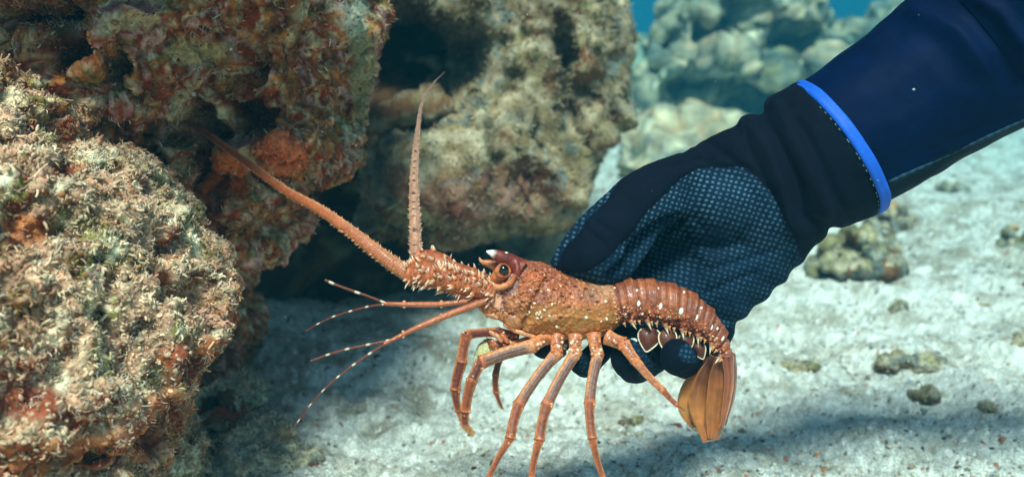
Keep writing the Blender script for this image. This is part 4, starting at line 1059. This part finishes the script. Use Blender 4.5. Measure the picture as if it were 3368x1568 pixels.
# base of the thumb: a padded mound
v_, f_ = blob(L(2150, 880, .056), (125*KPX, .014, 110*KPX), None, 32, 20); acc.add(v_, f_, (1, 1, 1))
v_, f_ = blob(L(2150, 1055, .054), (160*KPX, .012, 75*KPX), None, 32, 20); acc.add(v_, f_, (1, 1, 1))
v_, f_ = blob(L(2000, 930, .034), (70*KPX, .010, 50*KPX), None, 32, 20); acc.add(v_, f_, (1, 1, 1))
v_, f_ = blob(L(2400, 665, .016), (150*KPX, .021, 120*KPX), None, 32, 20); acc.add(v_, f_, (1, 1, 1))
# thumb lying over the back of the lobster
gl([((2380, 455), (2400, 640), .022), ((2260, 490), (2300, 690), .018), ((2180, 525), (2225, 735), .012), ((2125, 550), (2170, 768), .008), ((2050, 594), (2118, 845), .004), ((1990, 638), (2070, 902), .001), ((1925, 694), (2005, 926), -.001), ((1870, 756), (1936, 930), -.002), ((1824, 824), (1878, 914), -.002), ((1800, 866), (1836, 896), -.001)],
   [.5, .55, .6, .62, .62, .66, .72, .8, .8, .8], 70)
def finger(pts, r):
    path = catmull(LP(pts), 40); rr = np.interp(np.linspace(0, 1, 40), np.linspace(0, 1, len(r)), r)*KPX
    V_, F_, S_, A_ = tube(path, rr, rr, 28, ref=RT+UP*.4); acc.add(V_, F_, (1, 1, 1))
    v_, f_ = blob(path[-1], rr[-1]*np.ones(3), None, 24, 16); acc.add(v_, f_, (1, 1, 1))
finger([(2370, 1010, .048), (2340, 1110, .045), (2275, 1180, .030), (2234, 1182, .004), (2226, 1172, -.008)], [62, 66, 66, 66, 58])
finger([(2250, 980, .055), (2180, 1110, .052), (2110, 1190, .030), (2080, 1190, .004), (2066, 1172, -.006)], [62, 66, 66, 66, 54])
finger([(2140, 960, .058), (2020, 1110, .055), (1940, 1190, .030), (1908, 1200, .010), (1896, 1186, .002)], [56, 56, 50, 46, 38])
finger([(2050, 940, .058), (1900, 1080, .058), (1815, 1140, .040), (1784, 1150, .022), (1778, 1142, .014)], [50, 46, 38, 34, 28])
o = acc.build('tmp', None); m = o.modifiers.new('r', 'REMESH'); m.mode = 'VOXEL'; m.voxel_size = .0011
dg = bpy.context.evaluated_depsgraph_get(); dg.update(); e = o.evaluated_get(dg); me = e.to_mesh()
V = np.empty(len(me.vertices)*3, dtype=np.float32); me.vertices.foreach_get('co', V); V = V.reshape(-1, 3).astype(float)
Lp = np.empty(len(me.loops), dtype=np.int32); me.loops.foreach_get('vertex_index', Lp); Q = Lp.reshape(-1, 4); T = np.zeros((0, 3), int)
e.to_mesh_clear(); md = o.data; bpy.data.objects.remove(o); bpy.data.meshes.remove(md)
V = laplace(V, Q, T, 14)
N = vnormals(V, Q, T); px, py, d = pix(V); fr = sstep(0, .35, -(N @ FWD))
# hollow of the palm and folds
h = -.020*np.exp(-(((px-2190)/105)**2+((py-850)/90)**2)**1.3)*fr
h += -.0045*np.exp(-(polyd(px, py, [(2205, 745), (2270, 800), (2350, 815), (2420, 800)])/24)**2)*fr
h += .0022*np.exp(-(polyd(px, py, [(2230, 700), (2300, 760), (2400, 780)])/18)**2)*fr
h += -.009*np.exp(-(polyd(px, py, [(2010, 905), (2070, 860), (2120, 800), (2170, 750), (2235, 715)])/15)**2)*fr
# wrinkles of the cuff
for ln, wd, am in (([(2500, 365), (2560, 470), (2620, 600), (2650, 720), (2740, 762)], 20, -.0045), ([(2555, 345), (2620, 470), (2680, 590), (2720, 700)], 22, .0022), ([(2455, 400), (2520, 480), (2575, 620), (2600, 740)], 26, .0025),
                   ([(2620, 400), (2690, 520), (2740, 640), (2800, 720)], 18, -.0022), ([(2430, 430), (2480, 520), (2540, 640), (2600, 800)], 14, -.0018)):
    h += am*np.exp(-(polyd(px, py, ln)/wd)**2)
for ln, wd, am in (([(2080, 600), (2180, 560), (2300, 520)], 14, -.0018), ([(1960, 730), (2010, 760), (2040, 800)], 9, -.0016), ([(1930, 760), (1975, 790), (2000, 830)], 8, -.0014), ([(2250, 500), (2330, 540), (2400, 500)], 12, -.0016), ([(2480, 900), (2400, 930), (2330, 960)], 12, -.0018), ([(2540, 830), (2430, 860), (2330, 890)], 12, -.0016), ([(2330, 470), (2400, 520), (2470, 560), (2550, 660)], 12, -.0014)):
    h += am*np.exp(-(polyd(px, py, ln)/wd)**2)*fr
h += .0018*fbm(V, 28, 3, 71)+.0003*fbm(V, 150, 2, 72)
edge_zone = sstep(2250, 2500, px+.6*(py-900)); h += .0012*np.sin((py-px*.9)/19.0)*np.exp(-(polyd(px, py, [(2625, 850), (2570, 920), (2480, 1000), (2400, 1060), (2345, 1062)])/26)**2)
# the smooth quilted back of the thumb stands proud of its coated flanks
PILLOW = [(2290, 556), (2225, 600), (2190, 635), (2125, 700), (2080, 770), (2025, 822), (1980, 862), (1930, 893), (1880, 902), (1850, 890), (1838, 868), (1842, 836), (1872, 796), (1908, 758), (1935, 716), (1990, 668), (2040, 600), (2100, 540), (2200, 480), (2320, 430), (2500, 300), (2700, 200), (2990, 600), (2870, 760), (2700, 800), (2640, 860), (2628, 838), (2610, 780), (2575, 710), (2525, 630), (2480, 580), (2440, 551), (2350, 549)]
ip = inpoly(px, py, PILLOW); dp = polyd(px, py, PILLOW+[PILLOW[0]]); sd = np.where(ip, dp, -dp)
front = (N @ FWD) < .15
isleft = px < 2700
h += .0016*sstep(-4, 14, sd)*fr*(px < 2450)
V = V+N*h[:, None]; V = laplace(V, Q, T, 2); N = vnormals(V, Q, T); px, py, d = pix(V)
coat = np.where(ip, 0.0, 1.0)*sstep(-6, 0, -sd)
back = (N @ FWD) > .25
coat = np.where(back & (px > 2000) & (py < 1060), 0, coat)
# finger tips: only patches of the coating show
under = (py > 1075) & (d < D0+.05)
tipm = np.zeros(len(V))
for (cx, cy, rx, ry) in ((2105, 1150, 46, 62), (2140, 1225, 40, 34), (2275, 1160, 42, 34), (1925, 1185, 26, 40)): tipm = np.maximum(tipm, sstep(1.15, .8, np.hypot((px-cx)/rx, (py-cy)/ry)))
coat = np.where(under, tipm, coat); coat = np.where(px > 2640, 0, coat)
dull = sstep(.0, 1, 1-np.exp(-(((px-2190)/120)**2+((py-850)/110)**2)))
u = (V @ RT)/.0034; w_ = (V @ UP)/.0031; an = .28
U = u*math.cos(an)-w_*math.sin(an)+.9*np.sin(w_*.12)+(w_ % 2 < 0)*0; W = u*math.sin(an)+w_*math.cos(an)+.00035*(px-2400)**2/90
row = np.floor(W); duv = np.stack([U+.5*(row % 2), W, np.zeros(len(V))], -1)*1.0
smooth_c = lin((4, 12, 26)); coat_c = lin((8, 34, 54))
C = mixc(np.tile(smooth_c, (len(V), 1)), np.tile(coat_c, (len(V), 1)), coat)
C = C*(1+.25*fbm(V, 60, 3, 75))[:, None]
glove = mesh_np('glove', V, [Q], M_GLOVE, diver, C, attrs={'coat': np.clip(coat*(.45+.55*sstep(900, 650, py+.15*(px-2300))), 0, 1), 'duv': np.stack([U, W, np.zeros(len(V))], -1)})

# bright blue edging of the cuff: a ring round the wrist
ctr = L(2752, 486, .020); e1 = nrm(RT*275-UP*415); axd = nrm(RT*.833+UP*.552); e2 = nrm(-FWD*.99-axd*.10); e3 = nrm(axd*.99-FWD*.10)
R1 = 250*KPX*1.02; th = np.linspace(0, 2*math.pi, 181)[:-1]; prof = []
for s in np.linspace(0, 2*math.pi, 20, endpoint=False): prof.append((20*math.cos(s), 9*math.sin(s)-(3.0*math.exp(-((math.cos(s))/.25)**2) if math.sin(s) > 0 else 0)))
VV = []
for t in th:
    o_r = e1*math.cos(t)+e2*math.sin(t)
    wig = 1+.012*math.sin(3*t)+.006*math.sin(11*t)
    for (aw, rw) in prof: VV.append(ctr+o_r*(R1*wig+rw*KPX)+e3*(aw*KPX))
VV = np.array(VV); ns, npf = len(th), len(prof)
i = np.arange(ns)[:, None]; j = np.arange(npf)[None, :]
Qb = np.stack([i*npf+j, i*npf+(j+1) % npf, ((i+1) % ns)*npf+(j+1) % npf, ((i+1) % ns)*npf+j], -1).reshape(-1, 4)
mesh_np('cuff_band', VV, [Qb], M_BAND, glove, np.tile(lin((24, 94, 200)), (len(VV), 1)))
# stitches between band and knit
accs = Acc()
for t in np.linspace(.05, math.pi-.05, 30)+np.random.default_rng(4).normal(0, .02, 30):
    p = ctr+(e1*math.cos(t)+e2*math.sin(t))*(R1*1.004)-e3*(24*KPX); dirn = -e1*math.sin(t)+e2*math.cos(t)
    v_, f_ = blob((0, 0, 0), (.0010, .00028, .0003), None, 8, 6); B = np.stack([nrm(dirn), e3, np.cross(nrm(dirn), e3)]); accs.add(v_ @ B+p, f_, lin((120, 140, 120)))
accs.build('stitching', M_BAND, glove)

# sleeve
sp = [(2748, 488, .020), (2790, 460, .018), (2870, 408, .015), (3030, 300, .010), (3160, 210, .004), (3300, 112, -.006), (3700, -165, -.05), (4300, -560, -.11), (5200, -1100, -.17)]
K = 260; path = catmull(LP(sp), K); rr = np.interp(np.linspace(0, 1, K), [0, .03, .08, .16, .25, .4, .7, 1], np.array([243, 246, 250, 260, 274, 296, 320, 340])*1.0)*KPX
V, F, S, A = tube(path, rr, rr*.96, 160, ref=FWD)
Nn = nrm(V-np.vstack([np.repeat(path, 160, 0), path[0], path[-1]])); px, py, d = pix(V)
h = .003*np.exp(-(polyd(px, py, [(3010, 40), (3080, 60), (3160, 110), (3220, 190), (3250, 230)])/34)**2) - .002*np.exp(-(polyd(px, py, [(2960, 100), (3040, 120), (3110, 170), (3170, 260)])/40)**2)
h += -.002*np.exp(-(polyd(px, py, [(3080, 20), (3180, 60), (3260, 140), (3330, 260)])/40)**2) + .003*np.exp(-(polyd(px, py, [(3200, -10), (3290, 40), (3368, 150)])/26)**2)
h += .0022*np.exp(-(polyd(px, py, [(2925, 590), (3150, 480), (3368, 372), (3600, 260)])/14)**2)
h += .0025*fbm(V, 16, 3, 81)+.0005*fbm(V, 70, 2, 82)
V = V+Nn*h[:, None]
C = np.tile(lin((0, 18, 50)), (len(V), 1))*(1+.2*fbm(V, 30, 3, 83))[:, None]
panel = sstep(2, 14, (py-590)+(px-2925)*.4895); C = mixc(C, np.tile(lin((8, 28, 40)), (len(V), 1)), panel)
sleeve = mesh_np('wetsuit_sleeve', V, F, M_SLEEVE, diver, C)
bv = bvh_of(V, F[0]); acc = Acc(); pp = []
for t in np.linspace(0, 1, 60):
    p, n = on_surface(bv, 2922+(3420-2922)*t, 598+(368-598)*t)
    if p is not None: pp.append(p+n*.0002)
V_, F_, S_, A_ = tube(np.array(pp), .0011, .0006, 8, ref=FWD); acc.add(V_, F_, lin((34, 60, 76))*(1+.4*np.sin(S_*260))[:, None]); acc.build('seam', M_SLEEVE, sleeve)
